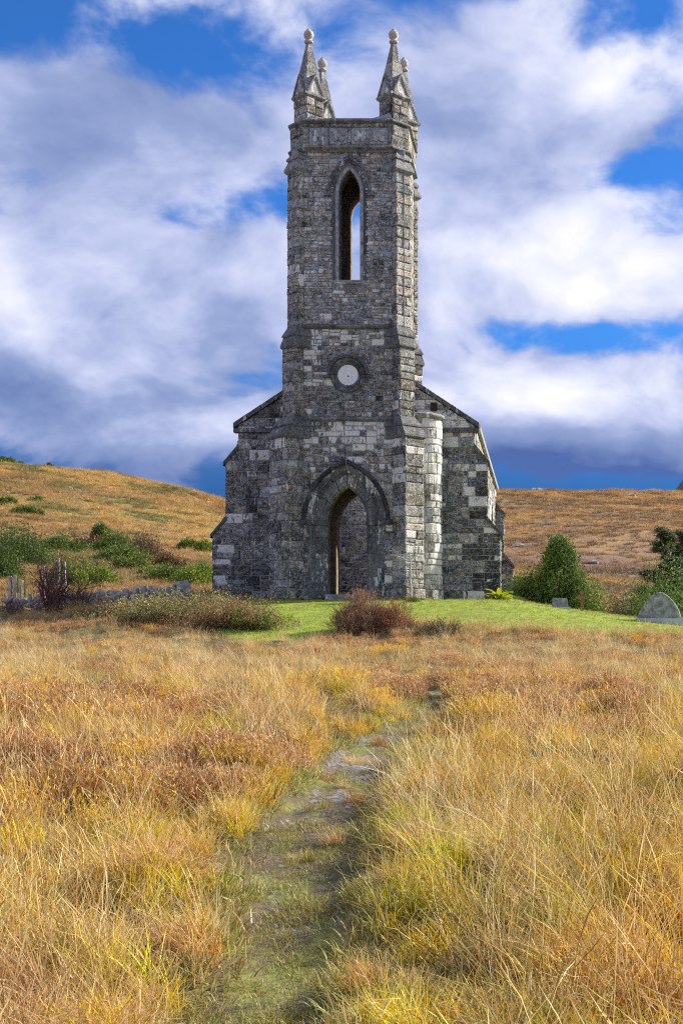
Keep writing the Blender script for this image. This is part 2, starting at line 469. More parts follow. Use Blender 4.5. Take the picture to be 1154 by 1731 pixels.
right, left = [], []
while x < 420:
    x += t; right.append(x)
    xl -= t; left.append(xl)
    t *= 1.055
cols = list(reversed(left)) + cols + right
nr, nc = len(rows), len(cols)
verts, zone = [], []
for D in rows:
    for x in cols:
        y = D - 44.0
        verts.append((x, y, ground_z(x, y)))
        pm = path_mask(x, D) if D < 38 else 0.0
        hm = float(smooth(52, 75, D)) if x > -6 else float(smooth(44, 50, D))
        zone.append((lawn_mask(x, D) * (1 - hm) * (1 - pm * 0.6), pm, hm, float(smooth(9.5, 12.5, D) * (1 - smooth(15.2, 17, D)))))
faces = [(i * nc + j, i * nc + j + 1, (i + 1) * nc + j + 1, (i + 1) * nc + j) for i in range(nr - 1) for j in range(nc - 1)]
me = bpy.data.meshes.new('ground')
me.from_pydata(verts, [], faces)
a = me.attributes.new('zone', 'FLOAT_COLOR', 'POINT')
a.data.foreach_set('color', np.array(zone, np.float32).ravel())
me.polygons.foreach_set('use_smooth', [True] * len(faces))
me.materials.append(M['ground'])
ground = bpy.data.objects.new('ground', me)
COL.objects.link(ground)
tag(ground, 'moorland ground rising to the church lawn and the rust brown hills', 'ground', kind='structure')

# distant mountain at the right
mv, mf = [], []
na, nb = 60, 24
for i in range(na):
    for j in range(nb):
        x = 60 + 900 * i / (na - 1)
        y = 1250 + 700 * j / (nb - 1)
        h = 60 + 490 * math.exp(-((x - 420) / 220) ** 2) * math.exp(-((y - 1550) / 190) ** 2)
        h += 14 * vnoise(x, y, 0.008, 2) + 6 * vnoise(x, y, 0.03, 5)
        mv.append((x, y, h))
for i in range(na - 1):
    for j in range(nb - 1):
        mf.append((i * nb + j, (i + 1) * nb + j, (i + 1) * nb + j + 1, i * nb + j + 1))
me = bpy.data.meshes.new('mountain')
me.from_pydata(mv, [], mf)
me.polygons.foreach_set('use_smooth', [True] * len(mf))
me.materials.append(M['mountain'])
o = bpy.data.objects.new('mountain', me)
COL.objects.link(o)
tag(o, 'dark distant mountain behind the hill at right', 'mountain', kind='structure')

# ------------------------------------------------------------------ church
church = empty('church_ruin')
tag(church, 'roofless grey stone church ruin with a tall square tower and four pinnacles', 'church')
STONES = []

def frame(p0, u):
    p0, u = Vector(p0), Vector(u).normalized()
    nx, ny = u.y, -u.x
    def F(a, z, w):
        return (p0.x + u.x * a + nx * w, p0.y + u.y * a + ny * w, z)
    F.n = (nx, ny)
    return F
def round_frame(cx, cy, r):
    def F(a, z, w):
        t = a / r
        return (cx + (r + w) * math.sin(t), cy - (r + w) * math.cos(t), z)
    F.n = None
    return F
def arch_c(hw, rise):
    c = (rise * rise - hw * hw) / (2 * hw)
    return c, hw + c
def arch_half(z, hw, zs, rise, e=0.0):
    if z <= zs: return hw + e
    c, Rr = arch_c(hw, rise)
    k = (Rr + e) ** 2 - (z - zs) ** 2
    return max(0.0, math.sqrt(k) - c) if k > 0 else 0.0
def arch_hole(cx, hw, zsill, zs, rise, e):
    def H(z0, z1):
        c, Rr = arch_c(hw, rise)
        top = zs + math.sqrt((Rr + e) ** 2 - c * c)
        if z1 <= zsill or z0 >= top: return None
        a, b = arch_half(z0, hw, zs, rise, e), arch_half(z1, hw, zs, rise, e)
        return (cx - a, cx - b, cx + a, cx + b)
    return H
def round_hole(cx, cz, r):
    def H(z0, z1):
        if z1 <= cz - r or z0 >= cz + r: return None
        a = math.sqrt(max(0, r * r - (z0 - cz) ** 2))
        b = math.sqrt(max(0, r * r - (z1 - cz) ** 2))
        return (cx - a, cx - b, cx + a, cx + b)
    return H
ROWS = {}
def course_rows(key, z0, z1, lo, hi):
    k = (key, round(z0, 3), round(z1, 3))
    if k in ROWS: return ROWS[k]
    r = random.Random(str(k))
    zs, z = [z0], z0
    while z < z1 - lo * 0.6:
        z += r.uniform(lo, hi)
        zs.append(min(z, z1))
    if zs[-1] < z1:
        zs[-1] = z1
    ROWS[k] = zs
    return zs
def make_stone(F, lb, lt, rb, rt, z0, z1, part, tone, white, hue, proud, r, nu=1, joint=0.013, name='stone'):
    j = joint
    lb += j; lt += j; rb -= j; rt -= j
    a0, a1 = z0 + j, z1 - j
    if rb - lb < 0.02 and rt - lt < 0.02: return
    if rb < lb: rb = lb = (rb + lb) / 2
    if rt < lt: rt = lt = (rt + lt) / 2
    k = 0.014
    jit = lambda: r.uniform(-k, k)
    B = [(lb + (rb - lb) * i / nu, a0) for i in range(nu + 1)]
    T = [(rt + (lt - rt) * i / nu, a1) for i in range(nu + 1)]
    out = [(u + jit(), z + jit()) for u, z in B + T]
    cu = sum(u for u, z in out) / len(out)
    cz = (a0 + a1) / 2
    w, h = max(0.05, abs(rb + rt - lb - lt) / 2), max(0.04, a1 - a0)
    ins = min(0.026, w * 0.2, h * 0.2)
    n = len(out)
    p = proud + r.uniform(0.0, 0.026)
    tu, tz = r.uniform(-0.02, 0.02), r.uniform(-0.02, 0.02)
    V = [F(u, z, -0.06) for u, z in out]
    V += [F(u, z, p - 0.016) for u, z in out]
    for u, z in out:
        su = u + math.copysign(min(ins, abs(u - cu)), cu - u)
        sz = z + math.copysign(min(ins, abs(z - cz)), cz - z)
        V.append(F(su, sz, p + tu * (u - cu) / w + tz * (z - cz) / h + r.uniform(-0.006, 0.006)))
    fs = []
    for ring_ in range(2):
        for i in range(n):
            q_ = (i + 1) % n
            fs.append((ring_ * n + i, ring_ * n + q_, (ring_ + 1) * n + q_, (ring_ + 1) * n + i))
    for i in range(nu):
        fs.append((2 * n + i, 2 * n + i + 1, 2 * n + (2 * nu - i), 2 * n + (2 * nu + 1 - i)))
    c = F(cu, cz, p)
    c2 = F(cu, cz, p + 1.0)
    nrm = Vector(c2) - Vector(c)
    view = Vector((CAMX, CAMY, CAMZ)) - Vector(c)
    score = w * h * max(0.0, nrm.dot(view.normalized()))
    STONES.append(dict(v=V, f=fs, c=(min(1, max(0, tone)), min(1, max(0, white)), hue), score=score, part=part, name=name))
def face_stones(part, F, z0, z1, uL, uR, holes=(), rowh=(0.15, 0.26), wid=(0.2, 0.55), tone=0.45, key='a', seed=0,
                proud=0.0, whitefn=None, tonefn=None, nu=1, plinth=None, split=0.12, hue=None, rubble=None):
    r = random.Random(seed)
    fl = uL if callable(uL) else (lambda z: uL)
    fr = uR if callable(uR) else (lambda z: uR)
    zs = course_rows(key, z0, z1, *rowh)
    if plinth:
        zs = [z0, z0 + plinth] + [z for z in zs if z > z0 + plinth + rowh[0] * 0.6]
    for ri, (a, b) in enumerate(zip(zs[:-1], zs[1:])):
        pr = proud + (0.06 if plinth and ri == 0 else 0.0)
        e = 1e-4
        iv = [(fl(a + e), fl(b - e), fr(a + e), fr(b - e))]
        for H in holes:
            h = H(a, b)
            if not h: continue
            new = []
            for (lb, lt, rb, rt) in iv:
                if h[0] > lb + 0.03 or h[1] > lt + 0.03:
                    new.append((lb, lt, min(h[0], rb), min(h[1], rt)))
                if h[2] < rb - 0.03 or h[3] < rt - 0.03:
                    new.append((max(h[2], lb), max(h[3], lt), rb, rt))
            iv = new
        for (lb, lt, rb, rt) in iv:
            if rb - lb < 0.03 and rt - lt < 0.03: continue
            lo, hi = max(lb, lt), min(rb, rt)
            cuts, u = [], lo
            hgt = b - a
            while True:
                u += r.uniform(*wid) * (0.7 + hgt / (rowh[0] + rowh[1]))
                if u > hi - wid[0] * 0.7: break
                cuts.append(u)
            L = [(lb, lt)] + [(c_, c_) for c_ in cuts]
            Rr = [(c_, c_) for c_ in cuts] + [(rb, rt)]
            for (l0, l1), (r0, r1) in zip(L, Rr):
                uc, zc_ = (l0 + r0) / 2, (a + b) / 2
                t0 = tone + (tonefn(uc, zc_) if tonefn else 0.0)
                def attrs():
                    w_ = whitefn(uc, zc_, r) if whitefn else 0.0
                    if r.random() < 0.015: w_ = max(w_, r.uniform(0.3, 0.7))
                    return t0 + r.gauss(0, 0.075), w_, (r.random() if hue is None else min(1, max(0, r.gauss(hue, 0.2))))
                if rubble and not (plinth and ri == 0):
                    hm_, wm_ = rubble
                    def bsp(l0, l1, r0, r1, a, b):
                        w, h = (r0 + r1 - l0 - l1) / 2, b - a
                        if h > hm_ or (h > hm_ * 0.72 and w < h * 2.2 and r.random() < 0.35):
                            f = r.choice((0.5, 0.4, 0.6, 0.33, 0.67)) * r.uniform(0.93, 1.07)
                            zm, lm, rm = a + h * f, l0 + (l1 - l0) * f, r0 + (r1 - r0) * f
                            bsp(l0, lm, r0, rm, a, zm); bsp(lm, l1, rm, r1, zm, b)
                        elif (w > wm_ or (w > 2.1 * h and r.random() < 0.6)) and min(r0, r1) - max(l0, l1) > 0.25:
                            lo_, hi_ = max(l0, l1), min(r0, r1)
                            u = lo_ + (hi_ - lo_) * r.uniform(0.32, 0.68)
                            bsp(l0, l1, u, u, a, b); bsp(u, u, r0, r1, a, b)
                        else:
                            make_stone(F, l0, l1, r0, r1, a, b, part, *attrs(), pr, r, nu)
                    bsp(l0, l1, r0, r1, a, b)
                elif hgt > 0.17 and (r0 - l0) < 0.5 and r.random() < split and nu == 1:
                    zm = a + hgt * r.uniform(0.4, 0.6)
                    lm, rm = (l0 + l1) / 2, (r0 + r1) / 2
                    make_stone(F, l0, lm, r0, rm, a, zm, part, *attrs(), pr, r, nu)
                    make_stone(F, lm, l1, rm, r1, zm, b, part, *attrs(), pr, r, nu)
                else:
                    make_stone(F, l0, l1, r0, r1, a, b, part, *attrs(), pr, r, nu)
def wall_arch(mb, F, u0, u1, z0, z1, w0, w1, cx, hw, zsill, zs, rise, e=0.0, n=14):
    """slab with one pointed opening; w0 outer face, w1 inner face"""
    c, Rr = arch_c(hw, rise)
    H = hw + e
    top = math.sqrt((Rr + e) ** 2 - c * c)
    amax = math.atan2(top, c)
    prof = []                                   # left springing to right springing
    for i in range(n + 1):
        t_ = amax * i / n
        prof.append((cx + c - (Rr + e) * math.cos(t_), zs + (Rr + e) * math.sin(t_)))
    prof += [(2 * cx - u, z_) for u, z_ in reversed(prof[:-1])]
    def quad(a, b, c_, d_):
        mb.add([a, b, c_, d_], [(0, 1, 2, 3)])
    for w, fl in ((w0, False), (w1, True)):
        def rect(a0, b0, a1, b1, c1=None, d1=None):
            if a1 - a0 < 1e-5: return
            pts = [F(a0, b0, w), F(a1, (b0 if d1 is None else d1), w), F(a1, b1, w), F(a0, b1, w)]
            quad(*(reversed(pts) if fl else pts))
        rect(u0, z0, cx - H, z1)
        rect(cx + H, z0, u1, z1)
        if zsill > z0: rect(cx - H, z0, cx + H, zsill)
        for (ua, za), (ub, zb) in zip(prof[:-1], prof[1:]):
            rect(ua, za, ub, z1, d1=zb)
    # reveals
    path_ = [(cx - H, zsill)] + prof + [(cx + H, zsill)]
    for (ua, za), (ub, zb) in zip(path_[:-1], path_[1:]):
        quad(F(ua, za, w0), F(ua, za, w1), F(ub, zb, w1), F(ub, zb, w0))
    quad(F(cx - H, zsill, w0), F(cx + H, zsill, w0), F(cx + H, zsill, w1), F(cx - H, zsill, w1))
    for zz in (z0, z1):
        quad(F(u0, zz, w0), F(u1, zz, w0), F(u1, zz, w1), F(u0, zz, w1))
    for uu in (u0, u1):
        quad(F(uu, z0, w0), F(uu, z1, w0), F(uu, z1, w1), F(uu, z0, w1))
def slab(mb, F, u0, u1, z0, z1, w0, w1):
    vs = [F(u0, z0, w0), F(u1, z0, w0), F(u1, z0, w1), F(u0, z0, w1), F(u0, z1, w0), F(u1, z1, w0), F(u1, z1, w1), F(u0, z1, w1)]
    mb.add(vs, BOXF)
def slab_arch_block(F, cx, hw, zs, rise, sec, t0, t1, side, nsub=3):
    """one arch or jamb block: sec = [(offset, w)...] swept from t0 to t1; t<0 -> metres below springing, t>=0 -> fraction of the arc"""
    c, Rr = arch_c(hw, rise)
    mb = MB()
    rings = []
    for i in range(nsub + 1):
        t_ = t0 + (t1 - t0) * i / nsub
        rg = []
        for (o_, w_) in sec:
            if t_ <= 0:
                u, z_ = cx - side * (hw + o_), zs + t_
            else:
                am = math.acos(min(1, c / (Rr + o_)))
                a_ = am * t_
                u, z_ = cx + side * (c - (Rr + o_) * math.cos(a_)), zs + (Rr + o_) * math.sin(a_)
            rg.append(F(u, z_, w_))
        rings.append(rg)
    mb.loft(rings)
    return mb

# doorway and window constants
DOOR = dict(cx=-0.06, hw=0.66, zs=2.66, rise=1.16)
WIN = dict(cx=0.04, hw=0.34, zs=13.76, rise=0.76)
FF = frame((0, 0), (1, 0))
FB = frame((0, 3.0), (-1, 0))

tower = MB()
wall_arch(tower, FF, -1.9, 1.9, 0, 6.1, -0.014, -0.30, DOOR['cx'], DOOR['hw'], 0.0, DOOR['zs'], DOOR['rise'], e=0.52)
slab(tower, FF, -1.9, 1.9, 6.1, 9.2, -0.014, -0.75)
wall_arch(tower, FF, -1.9, 1.9, 9.2, 15.2, -0.014, -0.70, WIN['cx'], WIN['hw'], 10.8, WIN['zs'], WIN['rise'], e=0.02)
tower.col = (0.5, 0, 0.5)
tower_o = tower.build('tower_wall', M['mortar'], church)
inner = MB()
wall_arch(inner, FF, -1.9, 1.9, 0, 6.1, -0.301, -0.80, DOOR['cx'], DOOR['hw'], 0.0, DOOR['zs'], DOOR['rise'], e=0.01)
wall_arch(inner, FB, -1.9, 1.9, 0, 6.1, -0.03, -0.75, -DOOR['cx'], DOOR['hw'], 0.0, DOOR['zs'], DOOR['rise'], e=0.04)
slab(inner, FB, -1.9, 1.9, 6.1, 9.2, -0.03, -0.65)
wall_arch(inner, FB, -1.9, 1.9, 9.2, 15.2, -0.03, -0.65, -WIN['cx'], WIN['hw'], 10.8, WIN['zs'], WIN['rise'])
for s in (-1, 1):
    x0, x1 = sorted((s * 1.30, s * 1.92))
    inner.box(x0, x1, 0.69, 2.36, 0, 15.2)
inner.box(-1.9, 1.9, 0.3, 2.7, 15.2, 15.45)  # unseen ceiling slab, added to keep the tower interior dark
inner.box(-1.25, 1.25, 0.81, 2.3, 9.0, 9.18)
inner_o = inner.build('tower_inner_wall', M['dark_core'], church)

def white_tower(u, z, r):
    w = 0.0
    if 5.15 < z < 6.1 and r.random() < (0.85 if z > 5.5 else 0.40): w = r.uniform(0.35, 0.85)
    if 6.6 < z < 9.15 and u < -0.95 and r.random() < 0.8: w = r.uniform(0.4, 0.95)
    if z > 8.85 and z < 9.2 and r.random() < 0.5: w = r.uniform(0.4, 1.0)
    if 4.5 < z < 5.2 and r.random() < 0.2: w = r.uniform(0.25, 0.5)
    if z < 2.6 and u > 1.2 and r.random() < 0.5: w = 0.6
    if 6.2 < z < 7.0 and r.random() < 0.06: w = 0.4
    if z > 9.2 and r.random() < 0.07: w = 0.45
    return w
def tone_tower(u, z):
    t_ = 0.0
    if z < 5: t_ -= 0.04
    if 6.2 < z < 8.6: t_ -= 0.05
    if z > 9.2: t_ += 0.06
    t_ += 0.14 * vnoise(u * 0.8, z * 0.5, 1.0, 9.0)
    return t_
dh = arch_hole(DOOR['cx'], DOOR['hw'], 0.0, DOOR['zs'], DOOR['rise'], 0.60)
wh = arch_hole(WIN['cx'], WIN['hw'], 10.55, WIN['zs'], WIN['rise'], 0.22)
ck = round_hole(0.0, 7.58, 0.56)
kw = dict(whitefn=white_tower, tonefn=tone_tower)
face_stones(tower_o, FF, 0.0, 6.02, -1.52, 1.52, [dh], rowh=(0.40, 0.62), wid=(0.5, 1.0), tone=0.42, key='tl', seed=11, rubble=(0.36, 0.75), **kw)
face_stones(tower_o, FF, 6.16, 9.14, -1.52, 1.52, [ck], rowh=(0.36, 0.55), wid=(0.4, 0.9), tone=0.42, key='tm', seed=12, rubble=(0.25, 0.5), **kw)
face_stones(tower_o, FF, 9.28, 15.12, -1.5, 1.5, [wh], rowh=(0.34, 0.55), wid=(0.35, 0.8), tone=0.45, key='tu', seed=13, rubble=(0.22, 0.45), **kw)
for s, p0, u in ((1, (1.96, 0.5), (0, 1)), (-1, (-1.96, 2.5), (0, -1))):
    face_stones(tower_o, frame(p0, u), 6.2, 15.1, 0, 2.0, rowh=(0.15, 0.27), wid=(0.25, 0.6), tone=0.5, key='ts', seed=21 + s)
face_stones(inner_o, FB, 7.5, 15.1, -1.5, 1.5, [arch_hole(-WIN['cx'], WIN['hw'], 10.8, WIN['zs'], WIN['rise'], 0.0)], rowh=(0.15, 0.27), wid=(0.25, 0.6), tone=0.5, key='ts', seed=33)

# corner piers set diagonally, in three stages with weathered set-offs
ST = {'low': ((1.99, -0.50), 0.56), 'mid': ((1.79, -0.30), 0.44), 'up': ((1.66, -0.18), 0.43)}
def pier_poly(stage, sx_, back, e1=None):
    (ex, ey), a_ = ST[stage]
    if stage == 'low' and sx_ < 0: a_ = 0.70
    e1 = (ex + a_, ey + a_)
    ys = e1[1] + (e1[0] - 1.96)
    P = [(1.50 - (0.0 if stage != 'up' else 0.02), 0.0), (ex, ey), e1, (1.96, ys), (1.30, ys), (1.30, 0.0)]
    if back: P = [(x_, 3.0 - y_) for x_, y_ in P]
    if sx_ < 0: P = [(-x_, y_) for x_, y_ in P]
    ccw = sum(P[i - 1][0] * P[i][1] - P[i][0] * P[i - 1][1] for i in range(len(P))) > 0
    return P if ccw else list(reversed(P))
def pier(sx_, back):
    nm = MB()
    zr = {'low': (0, 5.45), 'mid': (6.15, 8.5), 'up': (9.2, 14.45)}
    for st_, (a_, b_) in zr.items():
        P = offset(pier_poly(st_, sx_, back), -0.022)
        nm.loft([ring(P, a_ - (0.6 if a_ else 0.3)), ring(P, b_ + 0.05)])
    part = nm.build('corner_buttress', M['mortar'], church)
    for st_, (a_, b_) in zr.items():
        if back and st_ == 'low': continue
        P = pier_poly(st_, sx_, back)
        n_ = len(P)
        for i in range(n_):
            p, q_ = Vector(P[i]), Vector(P[(i + 1) % n_])
            mid_ = (p + q_) / 2
            dirv = (q_ - p)
            nn = Vector((dirv.y, -dirv.x)).normalized()
            # only the three outward faces of the buttress
            if abs(abs(nn.x) - abs(nn.y)) > 0.3: continue
            F = frame((p.x, p.y), (dirv.x, dirv.y))
            L = dirv.length
            def wf(u, z, r, sx_=sx_):
                if sx_ > 0 and 3.5 < z < 5.6 and r.random() < 0.15: return 0.5
                return 0.35 if r.random() < 0.05 else 0.0
            tn = 0.46 if st_ == 'up' else 0.40
            face_stones(part, F, a_, b_, -0.02, L + 0.02, rowh=(0.22, 0.42), wid=(0.34, 0.75), tone=tn, key='pier' + st_ + str(sx_), seed=int(100 + i * 7 + sx_ * 3 + back * 50 + a_ * 11),
                        whitefn=wf, tonefn=lambda u, z: 0.12 * vnoise(u, z * 0.6, 1, 4.0 + sx_), plinth=0.36 if st_ == 'low' else None, split=0.12, hue=0.60)
    for lo_, hi_, za, zb in (('low', 'mid', 5.42, 6.17), ('mid', 'up', 8.47, 9.22)):
        A, B = pier_poly(lo_, sx_, back), pier_poly(hi_, sx_, back)
        mid_ = [((x0 + x1) / 2, (y0 + y1) / 2) for (x0, y0), (x1, y1) in zip(A, B)]
        wm_ = MB()
        wm_.loft([ring(offset(A, 0.03), za), ring(offset(A, 0.065), za + 0.05), ring(offset(A, 0.065), za + 0.11), ring(offset(mid_, 0.05), za + 0.40),
                  ring(offset(mid_, 0.085), za + 0.41), ring(offset(mid_, 0.085), za + 0.46), ring(offset(B, 0.01), zb)], (0.29, 0.0, 0.55))
        wm_.build('weathering', M['ashlar'], part)
    U = pier_poly('up', sx_, back)
    wm_ = MB()
    wm_.loft([ring(offset(U, 0.02), 14.42), ring(offset(U, 0.09), 14.50), ring(offset(U, 0.09), 14.58), ring(offset(U, -0.02), 14.86), ring(offset(U, 0.03), 14.87), ring(offset(U, 0.03), 14.95), ring(offset(U, -0.12), 15.14)], (0.40, 0.05, 0.6))
    wm_.build('weathering', M['ashlar'], part)
    return part
for back in (0, 1):
    for s in (-1, 1):
        pier(s, back)

# string courses across the tower front
for za, sgn in ((6.03, 1), (9.15, 1)):
    mb = MB()
    r = random.Random(int(za * 10))
    u = -1.53
    first = True
    while u < 1.52:
        w = min(r.uniform(0.5, 0.8), 1.53 - u)
        if 1.53 - (u + w) < 0.3: w = 1.53 - u
        mb = MB()
        mb.loft([[(u + 0.004, y, z_) for y, z_ in ((0.05, za), (-0.06, za), (-0.11, za + 0.05), (-0.10, za + 0.09), (0.0, za + 0.15), (0.05, za + 0.15))],
                 [(u + w - 0.004, y, z_) for y, z_ in ((0.05, za), (-0.06, za), (-0.11, za + 0.05), (-0.10, za + 0.09), (0.0, za + 0.15), (0.05, za + 0.15))]],
                (r.uniform(0.2, 0.38), 0.0, 0.6))
        mb.build('string_course', M['ashlar'], tower_o)
        u += w

# parapet (chamfered plan)
OCT = [(-1.47, -0.15), (1.50, -0.15), (2.0, 0.35), (2.0, 2.65), (1.5, 3.15), (-1.5, 3.15), (-2.0, 2.65), (-2.0, 0.35)]
mb = MB()
IN = offset(OCT, -0.5)
mb.loft([ring(offset(OCT, -0.04), 15.1), ring(offset(OCT, -0.04), 16.08)])
parapet = mb.build('parapet', M['mortar'], church)
panx = (-0.98, -0.30, 0.43, 1.06)
def panel_holes(z0, z1): return None
for i in range(8):
    p, q_ = OCT[i], OCT[(i + 1) % 8]
    dv = Vector(q_) - Vector(p)
    F = frame(p, dv)
    hs = []
    if i == 0:
        for cxp in panx:
            hs.append((lambda cc: (lambda a, b: (cc - 0.31, cc - 0.31, cc + 0.31, cc + 0.31) if 15.34 < (a + b) / 2 < 15.9 else None))(cxp + 1.47))
    ROWS[('par', 15.28, 16.04)] = [15.28, 15.36, 15.90, 16.04] if i == 0 else [15.28, 15.66, 16.04]
    face_stones(parapet, F, 15.28, 16.04, -0.01, dv.length + 0.01, hs, rowh=(0.3, 0.4), wid=(0.4, 0.8), tone=0.42, key='par', seed=300 + i, split=0.0, hue=0.7)
for k, cxp in enumerate(panx):
    F = frame((0, -0.15), (1, 0))
    r = random.Random(k + 5)
    mb = MB()
    cc = (0.55 if k == 2 else 0.42 + 0.05 * k, 0.25 if k in (0, 2) else 0.1, 0.55)
    slab(mb, F, cxp - 0.30, cxp + 0.30, 15.345, 15.885, -0.06, -0.018)
    pan = mb.build('carved_panel', M['ashlar'], parapet)
    # weathered four-lobed carving
    mb = MB()
    mb.col = cc
    for a_ in range(4):
        an = math.pi / 4 + a_ * math.pi / 2
        px_, pz_ = cxp + 0.145 * math.cos(an), 15.615 + 0.13 * math.sin(an)
        rr = [(0.115, -0.03), (0.10, 0.022), (0.045, 0.038)]
        rings = [[F(px_ + r_ * math.cos(t_ * math.pi / 5) * r.uniform(0.85, 1.1), pz_ + r_ * math.sin(t_ * math.pi / 5) * r.uniform(0.85, 1.1), w_) for t_ in range(10)] for r_, w_ in rr]
        mb.loft(rings)
    rings = [[F(cxp + r_ * math.cos(t_ * math.pi / 4), 15.615 + r_ * math.sin(t_ * math.pi / 4), w_) for t_ in range(8)] for r_, w_ in ((0.09, -0.03), (0.07, 0.05))]
    mb.loft(rings)
    mb.build('carving', M['ashlar'], pan)
for za, nm_, e_ in ((15.13, 'lower_cornice', 0.09), (16.03, 'coping', 0.09)):
    mb = MB()
    mb.loft([ring(offset(OCT, -0.02), za), ring(offset(OCT, e_), za + 0.06), ring(offset(OCT, e_), za + 0.10), ring(offset(OCT, 0.01), za + 0.17)], (0.36, 0.05, 0.65))
    mb.build(nm_, M['ashlar'], parapet)

# pinnacles
def sq(cx, cy, r_, z_):
    return [(cx + r_ * math.sin(k * math.pi / 2), cy - r_ * math.cos(k * math.pi / 2), z_) for k in range(4)]
for pi, (px_, py_) in enumerate(((-1.40, 0.42), (1.49, 0.42), (-1.31, 2.60), (1.60, 2.60))):
    mb = MB()
    mb.loft([sq(px_, py_, 0.47, 15.9), sq(px_, py_, 0.47, 17.02)])
    pin = mb.build('pinnacle', M['mortar'], church)
    for k in range(4):
        a0 = k * math.pi / 2
        p = (px_ + 0.5 * math.sin(a0), py_ - 0.5 * math.cos(a0))
        q_ = (px_ + 0.5 * math.sin(a0 + math.pi / 2), py_ - 0.5 * math.cos(a0 + math.pi / 2))
        dv = Vector(q_) - Vector(p)
        face_stones(pin, frame(p, dv), 16.2, 17.0, 0.0, dv.length, rowh=(0.24, 0.32), wid=(0.24, 0.42), tone=0.40, key='pin%d' % pi, seed=400 + pi * 4 + k, split=0, hue=0.8)
    mb = MB()
    mb.col = (0.38, 0.1, 0.8)
    mb.loft([sq(px_, py_, 0.50, 16.98), sq(px_, py_, 0.60, 17.06), sq(px_, py_, 0.60, 17.12), sq(px_, py_, 0.50, 17.20)])
    mb.build('cornice', M['ashlar'], pin)
    r = random.Random(pi)
    spire_ = MB()
    zz = [17.19, 17.55, 17.92, 18.28, 18.64, 18.99]
    rr = [0.515, 0.425, 0.335, 0.25, 0.165, 0.085]
    spp = None
    for k in range(5):
        mb = MB()
        mb.col = (r.uniform(0.32, 0.48), 0.1, 0.75)
        j_ = 0.006
        mb.loft([sq(px_, py_, rr[k], zz[k] + j_), sq(px_, py_, rr[k + 1] + 0.004, zz[k + 1] - j_)])
        mb.build('spire_stone', M['ashlar'], pin)
    for k in range(4):
        a0 = k * math.pi / 2 + math.pi / 4
        F = frame((px_ + 0.36 * math.sin(a0), py_ - 0.36 * math.cos(a0)), (math.cos(a0), math.sin(a0)))
        mb = MB()
        mb.col = (0.5, 0.3, 0.7)
        tri = [(-0.30, 17.17), (0.30, 17.17), (0.0, 17.74)]
        mb.loft([[F(u, z_, -0.25) for u, z_ in tri], [F(u, z_, 0.03) for u, z_ in tri]])
        mb.build('gablet', M['ashlar'], pin)
        # raised coping on the gablet
        mb = MB()
        mb.col = (0.34, 0.1, 0.75)
        for sg in (-1, 1):
            q4 = [(sg * 0.36, 17.15), (sg * 0.29, 17.15), (0, 17.72), (0, 17.83)]
            mb.loft([[F(u, z_, -0.22) for u, z_ in q4], [F(u, z_, 0.06) for u, z_ in q4]])
        mb.build('gablet_coping', M['ashlar'], pin)
    mb = MB()
    mb.col = (0.62, 0.2, 0.95)
    mb.lathe((px_, py_, 18.97), [(0.08, 0), (0.15, 0.03), (0.155, 0.075), (0.09, 0.10), (0.08, 0.14), (0.14, 0.19), (0.17, 0.27), (0.17, 0.33), (0.135, 0.41), (0.07, 0.45), (0.075, 0.48), (0.03, 0.52), (0.0, 0.53)], 18)
    mb.build('finial', M['ashlar'], pin, True)
for sx0, sx1, dz in ((-1.46, -0.88, 0), (0.84, 1.50, 1)):
    mb = MB()
    if dz == 0:
        mb.add([(sx0, -0.08, 16.205), (sx1 + 0.35, -0.08, 16.205), (sx1, 0.1, 16.21), (sx0, 0.0, 16.46), (sx0, 0.4, 16.205), (sx1, 0.4, 16.205)], [(0, 1, 2, 3), (0, 3, 4), (3, 2, 5, 4), (0, 4, 5, 2, 1)])
    else:
        mb.add([(sx1, -0.08, 16.205), (sx0 - 0.1, -0.08, 16.205), (sx0, 0.1, 16.21), (sx1, 0.0, 16.46), (sx1, 0.4, 16.205), (sx0, 0.4, 16.205)], [(3, 2, 1, 0), (4, 3, 0), (4, 5, 2, 3), (1, 2, 5, 4, 0)])
    mb.build('lead_flashing', M['lead'], parapet)

# doorway: two orders of dressed stone with a hood mould
door = empty('doorway', parent=church)
r = random.Random(3)
def arch_set(parent, P, sec, tlist, jambz, tone, name='voussoir', jname='jamb_stone', white=0.12):
    for s in (1, -1):
        for a_, b_ in zip(tlist[:-1], tlist[1:]):
            mb = slab_arch_block(FF, P['cx'], P['hw'], P['zs'], P['rise'], sec, a_ + 0.006, b_ - 0.006, s, 4)
            mb.c = [(tone + r.uniform(-0.08, 0.08), r.choice([0, 0, white, 2.2 * white]), r.uniform(0.2, 0.6), 1)] * len(mb.v)
            mb.c = [mb.c[0]] * len(mb.v)
            mb.build(name, M['ashlar'], parent)
        for a_, b_ in zip(jambz[:-1], jambz[1:]):
            mb = slab_arch_block(FF, P['cx'], P['hw'], P['zs'], P['rise'], sec, a_ + 0.005, b_ - 0.005, s, 1)
            mb.c = [(tone + r.uniform(-0.1, 0.06), r.choice([0, 0, white, 0.25]), r.uniform(0.1, 0.55), 1)] * len(mb.v)
            mb.c = [mb.c[0]] * len(mb.v)
            mb.build(jname, M['ashlar'], parent)
arch_set(door, DOOR, [(0.0, -0.50), (0.0, -0.27), (0.09, -0.17), (0.17, -0.17), (0.19, -0.14), (0.40, -0.14), (0.40, -0.50)], [0.0, 0.42, 0.78, 1.0], [-2.62, -1.9, -1.1, -0.55, -0.14], 0.30)
